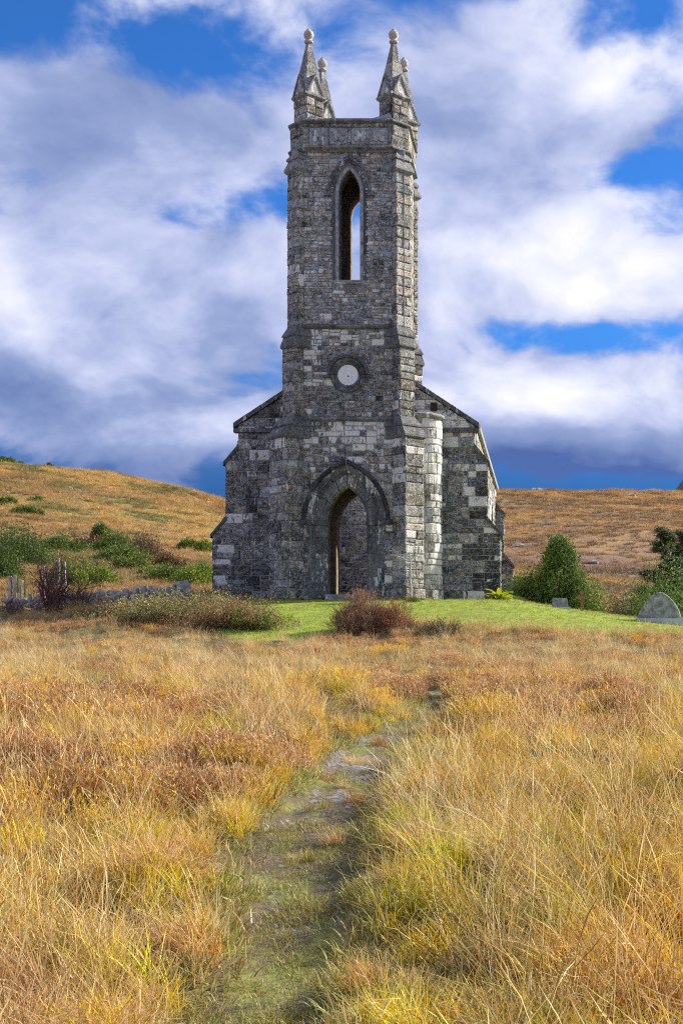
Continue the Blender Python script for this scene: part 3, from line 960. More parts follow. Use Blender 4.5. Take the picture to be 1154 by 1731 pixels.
arch_set(door, DOOR, [(0.38, -0.30), (0.38, -0.13), (0.46, -0.05), (0.52, -0.05), (0.54, 0.012), (0.69, 0.012), (0.69, -0.30)], [0.0, 0.38, 0.72, 1.0], [-2.62, -1.6, -0.8, -0.14], 0.24)
arch_set(door, DOOR, [(0.68, -0.06), (0.68, 0.05), (0.73, 0.12), (0.80, 0.12), (0.83, 0.05), (0.83, -0.06)], [0.0, 0.3, 0.55, 0.8, 0.992], [0], 0.04, 'hood_mould', white=0.0)
for s in (1, -1):
    for (o0, o1, w_) in ((-0.03, 0.42, -0.12), (0.36, 0.72, 0.04)):
        mb = slab_arch_block(FF, DOOR['cx'], DOOR['hw'], DOOR['zs'], DOOR['rise'], [(o0, -0.3), (o0, w_ - 0.05), (o0 + 0.05, w_), (o1, w_), (o1, -0.3)], -0.14, -0.005, s, 1)
        mb.c = [(0.18, 0.1, 0.4, 1)] * len(mb.v)
        mb.build('impost', M['ashlar'], door)
    mb = MB()
    cxs = DOOR['cx'] - s * (DOOR['hw'] + 0.80)
    mb.lathe((cxs, -0.05, DOOR['zs'] - 0.17), [(0.02, 0), (0.11, 0.04), (0.13, 0.12), (0.10, 0.19), (0.02, 0.20)], 10, (0.18, 0, 0.5))
    mb.build('label_stop', M['ashlar'], door, True)
mb = MB()
mb.box(-0.75, 0.63, -0.18, 0.82, -0.1, 0.16, (0.4, 0.1, 0.6), 0.02)
mb.build('threshold', M['ashlar'], door)

# belfry window
win = empty('belfry_window', parent=church)
arch_set(win, WIN, [(0.0, -0.60), (0.0, -0.16), (0.08, -0.06), (0.12, -0.06), (0.14, 0.005), (0.285, 0.005), (0.285, -0.10), (0.03, -0.60)], [0.0, 0.5, 1.0], [-2.96, -2.1, -1.3, -0.7, 0.0], 0.22)
arch_set(win, WIN, [(0.28, -0.05), (0.28, 0.05), (0.32, 0.10), (0.38, 0.10), (0.41, 0.04), (0.41, -0.05)], [0.0, 0.5, 0.99], [0], 0.30, 'hood_mould')
for s in (1, -1):
    mb = slab_arch_block(FF, WIN['cx'], WIN['hw'], WIN['zs'], WIN['rise'], [(0.27, -0.05), (0.27, 0.10), (0.50, 0.10), (0.50, -0.05)], -0.13, -0.004, s, 1)
    mb.c = [(0.3, 0.1, 0.5, 1)] * len(mb.v)
    mb.build('label_stop', M['ashlar'], win)
mb = MB()
mb.loft([[(x_, y_, z_) for y_, z_ in ((0.6, 10.66), (-0.06, 10.66), (-0.08, 10.70), (0.35, 10.83), (0.6, 10.83))] for x_ in (-0.36, 0.44)], (0.5, 0.3, 0.4))
mb.build('sill', M['ashlar'], win)
mb = MB()
mb.box(-0.56, 0.64, -0.035, 0.1, 10.44, 10.655, (0.36, 0.1, 0.5), 0.03)
mb.build('sill_block', M['ashlar'], win)

# blind clock
clock = empty('clock_surround', parent=church)
def ring_lathe(prof, n=40, a0=0.0, a1=2 * math.pi, cz=7.58, col=(0.3, 0.05, 0.5)):
    mb = MB()
    closed = abs(a1 - a0 - 2 * math.pi) < 1e-6
    k = n if closed else n + 1
    rings = [[(r_ * math.cos(a0 + (a1 - a0) * i / n), y_, cz + r_ * math.sin(a0 + (a1 - a0) * i / n)) for r_, y_ in prof] for i in range(k)]
    if closed: rings.append(rings[0])
    mb.loft(rings, col, cap=not closed)
    return mb
for k in range(8):
    mb = ring_lathe([(0.33, 0.12), (0.35, -0.01), (0.41, -0.05), (0.45, -0.02), (0.50, -0.07), (0.58, -0.07), (0.60, -0.03), (0.60, 0.12)], 6, k * math.pi / 4 + 0.01, (k + 1) * math.pi / 4 - 0.01)
    mb.c = [(0.20 + 0.05 * (k % 3), 0.0, 0.5, 1)] * len(mb.v)
    mb.build('ring_stone', M['ashlar'], clock)
for k in range(4):
    mb = ring_lathe([(0.60, 0.05), (0.60, -0.10), (0.64, -0.13), (0.70, -0.10), (0.70, 0.05)], 7, k * math.pi / 4 + 0.005, (k + 1) * math.pi / 4 - 0.005, col=(0.22, 0, 0.5))
    mb.build('hood_mould', M['ashlar'], clock)
for s in (-1, 1):
    mb = MB()
    mb.box(s * 0.72 - 0.13, s * 0.72 + 0.13, -0.12, 0.05, 7.48, 7.575, (0.2, 0, 0.5), 0.02)
    mb.build('label_stop', M['ashlar'], clock)
mb = MB()
mb.loft([[(r_ * math.cos(i * math.pi / 20), y_, 7.58 + r_ * math.sin(i * math.pi / 20)) for i in range(40)] for r_, y_ in ((0.345, 0.14), (0.345, -0.005), (0.0, -0.012))])
mb.build('clock_face', M['clock'], clock)
mb = MB()
mb.tube((0.01, 0.04, 7.54), (0.01, -0.03, 7.54), 0.03, 0.025, 8)  # dark plug painting the shade of the small hole in the face
mb.build('clock_spindle', M['hole'], clock)

# nave
OUTL = [(0, 5.08), (2.37, 5.08), (2.91, 4.63), (4.92, 4.63), (5.46, 4.19), (6.2, 4.19), (7.71, 1.9)]
OZ = [a for a, b in OUTL]; OX = [b for a, b in OUTL]
def xout(z_): return float(np.interp(z_, OZ, OX))
FN = frame((0, 2.0), (1, 0))
nave_parts = {}
for s in (-1, 1):
    mb = MB()
    prof = [(1.85, -0.4)] + [(b - 0.02, a if a else -0.4) for a, b in OUTL[:-1]] + [(1.85, 7.72)]
    ra = [(s * x_, 2.014, z_) for x_, z_ in prof]
    rb_ = [(s * x_, 2.75, z_) for x_, z_ in prof]
    mb.loft([ra, rb_] if s < 0 else [list(reversed(ra)), list(reversed(rb_))])
    nv = mb.build('nave_front_wall', M['mortar'], church)
    def wf(u, z, r, s=s):
        if s > 0 and z > 5.6 and r.random() < 0.5: return r.uniform(0.4, 0.9)
        if s > 0 and z > 4.6 and r.random() < 0.25: return r.uniform(0.4, 0.7)
        if s < 0 and z > 5.6 and r.random() < 0.2: return 0.6
        return 0.5 if r.random() < 0.06 else 0.0
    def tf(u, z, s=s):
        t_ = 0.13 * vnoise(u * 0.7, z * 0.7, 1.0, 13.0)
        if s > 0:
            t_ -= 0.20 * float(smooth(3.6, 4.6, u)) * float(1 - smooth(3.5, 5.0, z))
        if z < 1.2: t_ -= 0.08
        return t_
    if s > 0:
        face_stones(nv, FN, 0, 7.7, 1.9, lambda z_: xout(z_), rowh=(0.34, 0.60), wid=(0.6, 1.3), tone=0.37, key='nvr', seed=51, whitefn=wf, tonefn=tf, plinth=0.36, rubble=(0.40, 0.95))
        side_F = frame((5.08, 2.0), (0, 1)); side_F2 = frame((4.63, 2.0), (0, 1))
    else:
        face_stones(nv, FN, 0, 7.7, lambda z_: -xout(z_), -1.9, rowh=(0.34, 0.60), wid=(0.6, 1.3), tone=0.38, key='nvl', seed=52, whitefn=wf, tonefn=tf, plinth=0.36, rubble=(0.40, 0.95), hue=0.5)
        side_F = frame((-5.08, 2.75), (0, -1)); side_F2 = frame((-4.63, 2.75), (0, -1))
    face_stones(nv, side_F, 0, 2.37, -0.01, 0.76, rowh=(0.28, 0.42), wid=(0.35, 0.7), tone=0.36, key='sb', seed=60 + s)
    face_stones(nv, side_F2, 2.91, 4.92, -0.01, 0.76, rowh=(0.28, 0.42), wid=(0.35, 0.7), tone=0.36, key='sb2', seed=62 + s)
    # weathering slabs on the two set-offs
    for (za, xa, zb, xb) in ((2.33, 5.13, 2.95, 4.60), (4.88, 4.68, 5.50, 4.16)):
        mb = MB()
        q4 = [(xa + 0.03, za - 0.09), (xa + 0.03, za + 0.03), (xb, zb + 0.07), (xb - 0.03, zb - 0.09)]
        A = [(s * x_, 1.955, z_) for x_, z_ in q4]
        B = [(s * x_, 2.80, z_) for x_, z_ in q4]
        mb.loft([A, B] if s < 0 else [list(reversed(A)), list(reversed(B))], (0.20, 0.05, 0.5))
        mb.build('weathering', M['ashlar'], nv)
    # gable coping stones
    n_ = 5
    for k in range(n_):
        t0, t1 = k / n_, (k + 1) / n_
        xa, xb = 4.34 + (1.85 - 4.34) * t0, 4.34 + (1.85 - 4.34) * t1
        za, zb = 6.12 + (7.76 - 6.12) * t0, 6.12 + (7.76 - 6.12) * t1
        g_ = 0.006
        q4 = [(xa - g_, za), (xa - g_, za + 0.17), (xb + g_, zb + 0.17), (xb + g_, zb)]
        A = [(s * x_, 1.90, z_) for x_, z_ in q4]
        B = [(s * x_, 2.85, z_) for x_, z_ in q4]
        mb = MB()
        mb.loft([A, B] if s < 0 else [list(reversed(A)), list(reversed(B))], (rnd.uniform(0.18, 0.34), 0.1, 0.6))
        mb.build('coping_stone', M['ashlar'], nv)
    mb = MB()
    x0, x1 = sorted((s * 2.6, s * 4.33))
    mb.box(x0, x1, 1.90, 2.2, 5.96, 6.115, (0.24, 0.05, 0.5), 0.03)
    mb.build('kneeler_string', M['ashlar'], nv)

for s in (-1, 1):
    F = frame((4.19, 2.75), (0, 1)) if s > 0 else frame((-4.19, 21.0), (0, -1))
    mb = MB()
    for k in range(3):
        wall_arch(mb, F, k * 6.08, (k + 1) * 6.08 + 0.01, -0.4, 6.2, -0.04, -0.7, k * 6.08 + 1.75, 0.6, 1.5, 4.4, 1.1)
    sw = mb.build('nave_side_wall', M['mortar'], church)
    hs = [arch_hole(k * 6.08 + 1.75, 0.6, 1.5, 4.4, 1.1, 0.02) for k in range(3)]
    face_stones(sw, F, 0.0, 6.15, 0.0, 18.2, hs, rowh=(0.30, 0.46), wid=(0.5, 1.1), tone=0.46, key='sw', seed=70 + s, split=0.0,
                whitefn=lambda u, z, r: r.uniform(0.3, 0.8) if r.random() < 0.3 else 0.0)
    mb = MB()
    slab(mb, F, 0.12, 18.2, 6.16, 6.34, 0.14, -0.75)
    mb.build('eaves_cornice', M['ashlar'], sw)
    # east corner buttress
    mb = MB()
    prof = [(4.1, -0.4)] + [(b - 0.02, a if a else -0.4) for a, b in OUTL[:-2]] + [(4.1, 5.5)]
    A = [(s * x_, 20.235, z_) for x_, z_ in prof]
    B = [(s * x_, 21.0, z_) for x_, z_ in prof]
    mb.loft([A, B] if s < 0 else [list(reversed(A)), list(reversed(B))])
    bt = mb.build('buttress', M['mortar'], church)
    FE = frame((0, 20.2), (1, 0))
    args = dict(rowh=(0.28, 0.42), wid=(0.35, 0.7), tone=0.30, split=0.0)
    if s > 0:
        face_stones(bt, FE, 0, 5.45, 4.2, lambda z_: xout(z_), key='eb', seed=80, **args)
        face_stones(bt, frame((5.08, 20.2), (0, 1)), 0, 2.37, 0, 0.8, key='eb2', seed=81, **args)
        face_stones(bt, frame((4.63, 20.2), (0, 1)), 2.91, 4.92, 0, 0.8, key='eb3', seed=82, **args)
    for (za, xa, zb, xb) in ((2.33, 5.13, 2.95, 4.60), (4.88, 4.68, 5.50, 4.16)):
        mb = MB()
        q4 = [(xa + 0.03, za - 0.09), (xa + 0.03, za + 0.03), (xb, zb + 0.07), (xb - 0.03, zb - 0.09)]
        A = [(s * x_, 20.12, z_) for x_, z_ in q4]
        B = [(s * x_, 21.05, z_) for x_, z_ in q4]
        mb.loft([A, B] if s < 0 else [list(reversed(A)), list(reversed(B))], (0.18, 0.05, 0.5))
        mb.build('weathering', M['ashlar'], bt)
mb = MB()
prof = [(-4.15, -0.4), (4.15, -0.4), (4.15, 6.2), (0, 8.9), (-4.15, 6.2)]
mb.loft([[(x_, 20.3, z_) for x_, z_ in prof], [(x_, 20.99, z_) for x_, z_ in prof]])
ew = mb.build('east_wall', M['plaster'], church)
face_stones(ew, frame((0, 20.3), (1, 0)), 0.05, 6.1, -3.4, 2.5, rowh=(0.36, 0.6), wid=(0.5, 1.0), tone=0.40, key='ew', seed=95, rubble=(0.34, 0.7), hue=0.8, tonefn=lambda u, z: -0.10 * float(1 - smooth(1.0, 3.5, z)))
mb = MB()
mb.box(-4.15, 4.15, 2.76, 20.29, -0.3, 0.05)
mb.build('nave_floor', M['dark_core'], church)

# stair turret in the angle between tower and nave
TC = (2.42, 1.42, 0.635)
mb = MB()
mb.lathe((TC[0], TC[1], 0), [(TC[2] - 0.014, -0.3), (TC[2] - 0.014, 6.3)], 40)
tur = mb.build('stair_turret', M['mortar'], church)
face_stones(tur, round_frame(*TC), 0.0, 6.28, -1.3, 1.9, rowh=(0.20, 0.40), wid=(0.22, 0.46), tone=0.52, key='tur', seed=90, nu=3, plinth=0.36,
            whitefn=lambda u, z, r: r.uniform(0.45, 1.0) if r.random() < (0.62 if z > 0.5 else 0.1) else r.uniform(0, 0.3), hue=0.4)
mb = MB()
mb.lathe((TC[0], TC[1], 6.27), [(0.62, 0), (0.73, 0.05), (0.75, 0.10), (0.73, 0.16), (0.5, 0.23), (0.0, 0.28)], 36, (0.42, 0.2, 0.5))
mb.build('turret_cap', M['ashlar'], tur, True)
mb = MB()
mb.box(2.62, 2.84, 1.935, 2.02, 6.72, 7.02, (0.0, 0.0, 0.5))  # solid dark block on the wall, drawn for the shade inside the hole
mb.build('putlog_hole_shade', M['hole'], nave_parts.get('x', tower_o))

# stones: the 300 that show largest as objects, the rest joined
STONES.sort(key=lambda s_: -s_['score'])
def stone_build(lst, name, parent):
    mb = MB()
    for s_ in lst:
        mb.add(s_['v'], s_['f'], s_['c'])
    return mb.build(name, M['stone'], parent)
for s_ in STONES[:300]:
    stone_build([s_], 'stone', s_['part'])
rest = stone_build(STONES[300:], 'masonry', church)
rest['kind'] = 'stuff'
print('stones', len(STONES))
#VEG
# ------------------------------------------------------------------ vegetation helpers
def np_mesh(name, V, F4, mat, attrs):
    """V (n,3), F4 (m,4) quads"""
    me = bpy.data.meshes.new(name)
    V = np.asarray(V, np.float32); F4 = np.asarray(F4, np.int32)
    me.vertices.add(len(V)); me.vertices.foreach_set('co', V.ravel())
    k = F4.shape[1]
    me.loops.add(F4.size); me.loops.foreach_set('vertex_index', F4.ravel())
    me.polygons.add(len(F4))
    me.polygons.foreach_set('loop_start', np.arange(0, F4.size, k, dtype=np.int32))
    me.polygons.foreach_set('loop_total', np.full(len(F4), k, np.int32))
    for an, data in attrs.items():
        a_ = me.attributes.new(an, 'FLOAT', 'POINT')
        a_.data.foreach_set('value', np.asarray(data, np.float32))
    me.update(calc_edges=True)
    me.materials.append(mat)
    return me
def blades(seed, n, h, spread, bw, th0, droop, lean=(0, 0), seg=4, hvar=0.35, head=0.0, kink=0.0):
    """n curved tapering blades rooted in a disc"""
    g_ = np.random.default_rng(seed)
    rr = spread * np.sqrt(g_.random(n)); aa = g_.random(n) * 2 * np.pi
    bx, by = rr * np.cos(aa), rr * np.sin(aa)
    az = np.where(g_.random(n) < 0.35, g_.random(n) * 2 * np.pi, aa + g_.normal(0, 0.8, n))
    H = h * (1 - hvar * g_.random(n) * 1.6).clip(0.25, 1)
    t0 = np.abs(g_.normal(th0, th0 * 0.6, n))
    dr = droop * g_.uniform(0.3, 1.5, n)
    px, py, pz = bx.copy(), by.copy(), np.full(n, -0.03)
    V, grad, var = [], [], []
    bv = g_.random(n)
    yaw = g_.random(n) * 2 * np.pi
    sx_, sy_ = np.cos(yaw), np.sin(yaw)
    for i in range(seg + 1):
        s_ = i / seg
        w = bw * (1 - s_ ** 1.6 * 0.9) * g_.uniform(0.9, 1.1, n)
        if head and i == seg - 1: w = w + head
        V.append(np.stack([px - sx_ * w / 2, py - sy_ * w / 2, pz], 1))
        V.append(np.stack([px + sx_ * w / 2, py + sy_ * w / 2, pz], 1))
        grad += [np.full(n, s_), np.full(n, s_)]
        var += [bv, bv]
        th = t0 + dr * s_ + (kink * g_.random(n) * (s_ > 0.5))
        L = H / seg
        px = px + L * (np.sin(th) * np.cos(az) + lean[0] * (0.3 + s_))
        py = py + L * (np.sin(th) * np.sin(az) + lean[1] * (0.3 + s_))
        pz = pz + L * np.cos(th)
    V = np.stack(V, 1).reshape(-1, 3)             # n, 2(seg+1), 3
    k = 2 * (seg + 1)
    base = (np.arange(n) * k)[:, None]
    F4 = np.concatenate([base + np.array([[2 * i, 2 * i + 1, 2 * i + 3, 2 * i + 2]]) for i in range(seg)], 0)
    return V, F4, np.stack(grad, 1).ravel(), np.stack(var, 1).ravel()
def merge(parts):
    V, F4, G_, A_ = [], [], [], []
    o = 0
    for v, f, gr_, va in parts:
        V.append(v); F4.append(f + o); G_.append(gr_); A_.append(va)
        o += len(v)
    return np.concatenate(V), np.concatenate(F4), np.concatenate(G_), np.concatenate(A_)
def heather(seed, n, h, spread):
    """woody shoots bristling with short leaves"""
    g_ = np.random.default_rng(seed)
    parts = [blades(seed, n, h, spread, 0.005, 0.35, 0.25, seg=3)]
    V0 = parts[0][0].reshape(n, 8, 3)
    vs_, fs_, gr_, va_ = [], [], [], []
    o = 0
    for i in range(n):
        for k in range(9):
            s_ = g_.uniform(0.35, 1.0) * 3
            j = min(2, int(s_)); f_ = s_ - j
            p = (V0[i, 2 * j] * (1 - f_) + V0[i, 2 * j + 2] * f_)
            dv = g_.normal(0, 1, 3); dv[2] = abs(dv[2]) + 0.8; dv /= np.linalg.norm(dv)
            sd = np.cross(dv, g_.normal(0, 1, 3)); sd /= np.linalg.norm(sd)
            L, w = g_.uniform(0.02, 0.05), 0.0085
            vs_ += [p - sd * w * 0.5, p + sd * w * 0.5, p + dv * L + sd * w * 0.35, p + dv * L - sd * w * 0.35]
            fs_.append([o, o + 1, o + 2, o + 3]); o += 4
            b_ = g_.random()
            gr_ += [0.3, 0.3, 0.9, 0.9]; va_ += [b_] * 4
    parts.append((np.array(vs_), np.array(fs_), np.array(gr_), np.array(va_)))
    return merge(parts)
def collection(name, meshes):
    c_ = bpy.data.collections.new(name)
    for i, me in enumerate(meshes):
        o_ = bpy.data.objects.new('%s_%02d' % (name, i), me)
        c_.objects.link(o_)
    return c_
def scatter(name, label, cat, coll, pts, rot, scl, pick, tint):
    me = bpy.data.meshes.new(name)
    n = len(pts)
    me.vertices.add(n)
    me.vertices.foreach_set('co', np.asarray(pts, np.float32).ravel())
    for an, ty, key, data in (('rot', 'FLOAT_VECTOR', 'vector', rot), ('scl', 'FLOAT_VECTOR', 'vector', scl), ('pick', 'INT', 'value', pick)):
        a_ = me.attributes.new(an, ty, 'POINT')
        a_.data.foreach_set(key, np.asarray(data, np.int32 if ty == 'INT' else np.float32).ravel())
    a_ = me.attributes.new('tint', 'FLOAT_COLOR', 'POINT')
    a_.data.foreach_set('color', np.concatenate([np.asarray(tint, np.float32), np.ones((n, 1), np.float32)], 1).ravel())
    ob = bpy.data.objects.new(name, me)
    COL.objects.link(ob)
    ng = bpy.data.node_groups.new(name + '_scatter', 'GeometryNodeTree')
    ng.interface.new_socket(name='Geometry', in_out='INPUT', socket_type='NodeSocketGeometry')
    ng.interface.new_socket(name='Geometry', in_out='OUTPUT', socket_type='NodeSocketGeometry')
    ni, no = ng.nodes.new('NodeGroupInput'), ng.nodes.new('NodeGroupOutput')
    mp = ng.nodes.new('GeometryNodeMeshToPoints')
    iop = ng.nodes.new('GeometryNodeInstanceOnPoints')
    ci = ng.nodes.new('GeometryNodeCollectionInfo')
    ci.inputs['Collection'].default_value = coll
    ci.inputs['Separate Children'].default_value = True
    ci.inputs['Reset Children'].default_value = True
    def na(nm, dt):
        x_ = ng.nodes.new('GeometryNodeInputNamedAttribute')
        x_.data_type = dt
        x_.inputs['Name'].default_value = nm
        return [s_ for s_ in x_.outputs if s_.enabled and s_.name == 'Attribute'][0]
    L = ng.links.new
    L(ni.outputs[0], mp.inputs['Mesh']); L(mp.outputs[0], iop.inputs['Points'])
    L(ci.outputs[0], iop.inputs['Instance'])
    iop.inputs['Pick Instance'].default_value = True
    L(na('pick', 'INT'), iop.inputs['Instance Index'])
    L(na('rot', 'FLOAT_VECTOR'), iop.inputs['Rotation'])
    L(na('scl', 'FLOAT_VECTOR'), iop.inputs['Scale'])
    L(iop.outputs[0], no.inputs[0])
    md = ob.modifiers.new('scatter', 'NODES')
    md.node_group = ng
    tag(ob, label, cat, kind='stuff')
    return ob
def gmesh(nm, t_):
    V, F4, gr_, va = t_
    return np_mesh(nm, V, F4, M['grass'], {'grad': gr_, 'var': va})

# ------------------------------------------------------------------ grasses
TU = {}
TU['gold'] = collection('gold_tuft', [gmesh('gold_tuft', merge([
        blades(10 + k, 46, 0.40, 0.13, 0.0095, 0.34, 1.2, (-0.10, 0.0), 5, hvar=0.5),
        blades(30 + k, 14, 0.56, 0.10, 0.0085, 0.20, 1.0, (-0.14, 0.0), 5, kink=0.8)])) for k in range(6)])
TU['straw'] = collection('straw_tuft', [gmesh('straw_tuft', merge([
        blades(50 + k, 15, 0.78, 0.12, 0.0048, 0.20, 0.55, (-0.22 + 0.1 * (k % 3), 0.05), 6, head=0.005, kink=0.5),
        blades(70 + k, 34, 0.44, 0.14, 0.0072, 0.36, 1.0, (-0.12, 0.0), 5, hvar=0.5, kink=0.6)])) for k in range(6)])
TU['stem'] = collection('stem_tuft', [gmesh('stem_tuft', blades(90 + k, 6, 0.92, 0.14, 0.0045, 0.14, 0.30, (-0.26 + 0.12 * k, 0.0), 6, head=0.005, kink=0.7)) for k in range(5)])
TU['heather'] = collection('heather_clump', [gmesh('heather_clump', heather(110 + k, 46, 0.34, 0.17)) for k in range(4)])
TU['turf'] = collection('turf_tuft', [gmesh('turf_tuft', blades(130 + k, 46, 0.075, 0.12, 0.0055, 0.5, 0.9, (0, 0), 3)) for k in range(4)])
TU['hill'] = collection('hill_tussock', [gmesh('hill_tussock', merge([blades(150 + k, 46, 0.62, 0.34, 0.030, 0.35, 0.9, (-0.1, 0), 3), blades(160 + k, 16, 0.8, 0.3, 0.018, 0.2, 0.5, (-0.15, 0), 3)])) for k in range(4)])

STRAW = np.array((0.78, 0.58, 0.25)); GOLD = np.array((0.82, 0.53, 0.04)); YEL = np.array((0.84, 0.62, 0.015))
LIME = np.array((0.52, 0.52, 0.012)); RUST = np.array((0.42, 0.18, 0.05)); OLIVE = np.array((0.34, 0.28, 0.06)); PINK = np.array((0.62, 0.38, 0.19)); HEATH = np.array((0.46, 0.21, 0.07))
g1 = np.random.default_rng(5)
buf = {k: dict(p=[], r=[], s=[], k=[], t=[]) for k in ('gold', 'straw', 'stem', 'heather', 'turf')}
def put(kind, x, y, sc, tint, sink=0.0, tilt=0.2, lean=None):
    b_ = buf[kind]
    rz = float(g1.normal(0, 1.2))
    rx, ry = float(g1.normal(0, tilt)), float(g1.normal(0, tilt))
    if lean:
        k = math.hypot(*lean); ph = math.atan2(lean[1], lean[0]) - rz
        rx -= math.sin(ph) * k; ry += math.cos(ph) * k
    b_['p'].append((x, y, ground_z(x, y) - sink))
    b_['r'].append((rx, ry, rz))
    b_['s'].append((sc * g1.uniform(0.9, 1.15), sc * g1.uniform(0.9, 1.15), sc * g1.uniform(0.8, 1.2)))
    b_['k'].append(int(g1.integers(0, 100)))
    b_['t'].append(tint)
def pick_tint(c0, c1, f, jitter=0.18):
    f = float(np.clip(f, 0, 1))
    return np.clip((c0 * (1 - f) + c1 * f) * g1.uniform(1 - jitter, 1 + jitter), 0, 0.85)
def in_view(x, D, pad):
    return D > 2.5 and (CAMX - 0.42 * D - pad) < x < (CAMX + 0.107 * D + pad)
def allowed(x, D):
    if path_mask(x, D) > 0.30: return False
    if lawn_mask(x, D) > 0.3 or (D > 38 and x > -3.0): return False
    return True
def choose(opts):
    tot = sum(max(0.0, w) for _, w in opts)
    u = g1.random() * tot
    for o_, w in opts:
        u -= max(0.0, w)
        if u <= 0: return o_
    return opts[-1][0]
ORANGE = np.array((0.66, 0.34, 0.045)); CREAM = np.array((0.86, 0.70, 0.38))
def tussock(x, D, m):
    y = D - 44
    if not allowed(x, D): return
    c = float(np.interp(D, PD, PX))
    left = x < c
    edge = abs(x - c)
    n1, n2, n3 = vnoise(x, y, 0.45, 11.0), vnoise(x, y, 0.8, 17.0), vnoise(x, y, 0.22, 23.0)
    near = float(1 - smooth(7.5, 11, D)); far = float(smooth(19, 26, D))
    short = float(smooth(0.40, 1.0, edge)) if D < 18 else 1.0
    sc = (0.55 + 0.45 * short) * float(g1.uniform(0.75, 1.2)) * (1 - 0.36 * far)
    hth = n1 + 0.35 * n3 + (0.22 if (left and 8.5 < D < 21) else 0.0) - 0.45 * near - (0.05 if far > 0.5 else 0) - (0.12 if (not left and D < 15) else 0)
    if hth > 0.14 and short > 0.4:
        kind = 'heather'
        base = choose([(HEATH, 0.35), (PINK, 0.45), (RUST, 0.15), (GOLD, 0.2)])
    elif far > g1.random():
        kind = 'straw' if g1.random() < 0.8 else 'gold'
        base = choose([(STRAW, 0.5), (CREAM, 0.3), (PINK, 0.25), (GOLD, 0.12 + 0.5 * n1), (OLIVE, 0.1 - n2)])
    elif left:
        kind = 'gold' if g1.random() < 0.70 + 0.22 * near else 'straw'
        base = choose([(GOLD, 0.38), (YEL, 0.34 + n2 + 0.25 * near), (STRAW, 0.22), (LIME, 0.26 + 0.6 * n1), (PINK, 0.15 - n1), (ORANGE, 0.05), (OLIVE, 0.08)]) if kind == 'gold' else choose([(STRAW, 0.45), (CREAM, 0.18), (GOLD, 0.4)])
    else:
        kind = 'gold' if g1.random() < 0.64 + 0.20 * near else 'straw'
        base = choose([(GOLD, 0.2), (YEL, 0.40 + n2), (LIME, 0.50 + n1), (ORANGE, 0.13 - n1), (RUST, 0.08 - 0.4 * n2), (OLIVE, 0.16), (STRAW, 0.15)]) if kind == 'gold' else choose([(STRAW, 0.40), (CREAM, 0.22), (OLIVE, 0.18), (GOLD, 0.25), (YEL, 0.2)])
    base = base * float(g1.uniform(0.78, 1.12))
    rad = (0.15 if kind != 'heather' else 0.20) * (1 + 0.6 * far)
    comb = (-0.10 + 0.25 * n2, 0.15 * n1)            # wind-laid direction of this clump
    for k in range(m if kind != 'heather' else m + 2):
        dx, dy = float(g1.normal(0, rad)), float(g1.normal(0, rad))
        xx, yy = x + dx, y + dy
        if not allowed(xx, yy + 44): continue
        kk = kind
        tt = base * float(g1.uniform(0.82, 1.18))
        if kind == 'gold' and g1.random() < 0.14: kk, tt = 'straw', STRAW * float(g1.uniform(0.7, 1.15))
        if kind == 'heather' and g1.random() < 0.10: kk, tt = 'straw', STRAW * float(g1.uniform(0.8, 1.1))
        hs = max(0.6, 1.08 - 0.5 * math.hypot(dx, dy) / rad * 0.4)
        put(kk, xx, yy, sc * hs * (1.0 if kk != 'heather' else 1.05), np.clip(tt, 0, 0.86), tilt=0.14, lean=(dx / rad * 0.28 + comb[0], dy / rad * 0.28 + comb[1]))
    if g1.random() < ((0.16 if left else 0.45) * (1 - 0.6 * far)) and short > 0.25:
        put('stem', x, y, 0.95 * sc, np.clip(choose([(STRAW, 0.4), (CREAM, 0.3), (ORANGE, 0.35)]) * float(g1.uniform(0.8, 1.1)), 0, 0.86))
THATCH = np.array((0.34, 0.24, 0.08))
for D0, D1, dens, m_, pad in ((3.2, 7, 11.0, 6, 1.4), (7, 11, 8.5, 6, 1.8), (11, 17, 5.4, 6, 2.2), (17, 24, 4.2, 6, 2.6), (24, 36, 3.0, 6, 3.2), (36, 46, 2.6, 5, 3.0)):
    w0, w1 = CAMX - 0.42 * D1 - pad, CAMX + 0.107 * D1 + pad
    n = int((w1 - w0) * (D1 - D0) * dens)
    for x, D in zip(g1.uniform(w0, w1, n), g1.uniform(D0, D1, n)):
        if in_view(x, D, pad): tussock(float(x), float(D), m_)
    # low dead thatch between the tussocks
    n = int((w1 - w0) * (D1 - D0) * dens * 1.6)
    for x, D in zip(g1.uniform(w0, w1, n), g1.uniform(D0, D1, n)):
        if in_view(x, D, pad) and allowed(float(x), float(D)):
            put('turf', float(x), float(D) - 44, float(g1.uniform(1.5, 2.6)), THATCH * float(g1.uniform(0.6, 1.3)) * (np.array((1, 1, 1)) if g1.random() < 0.7 else np.array((0.8, 1.15, 0.7))))
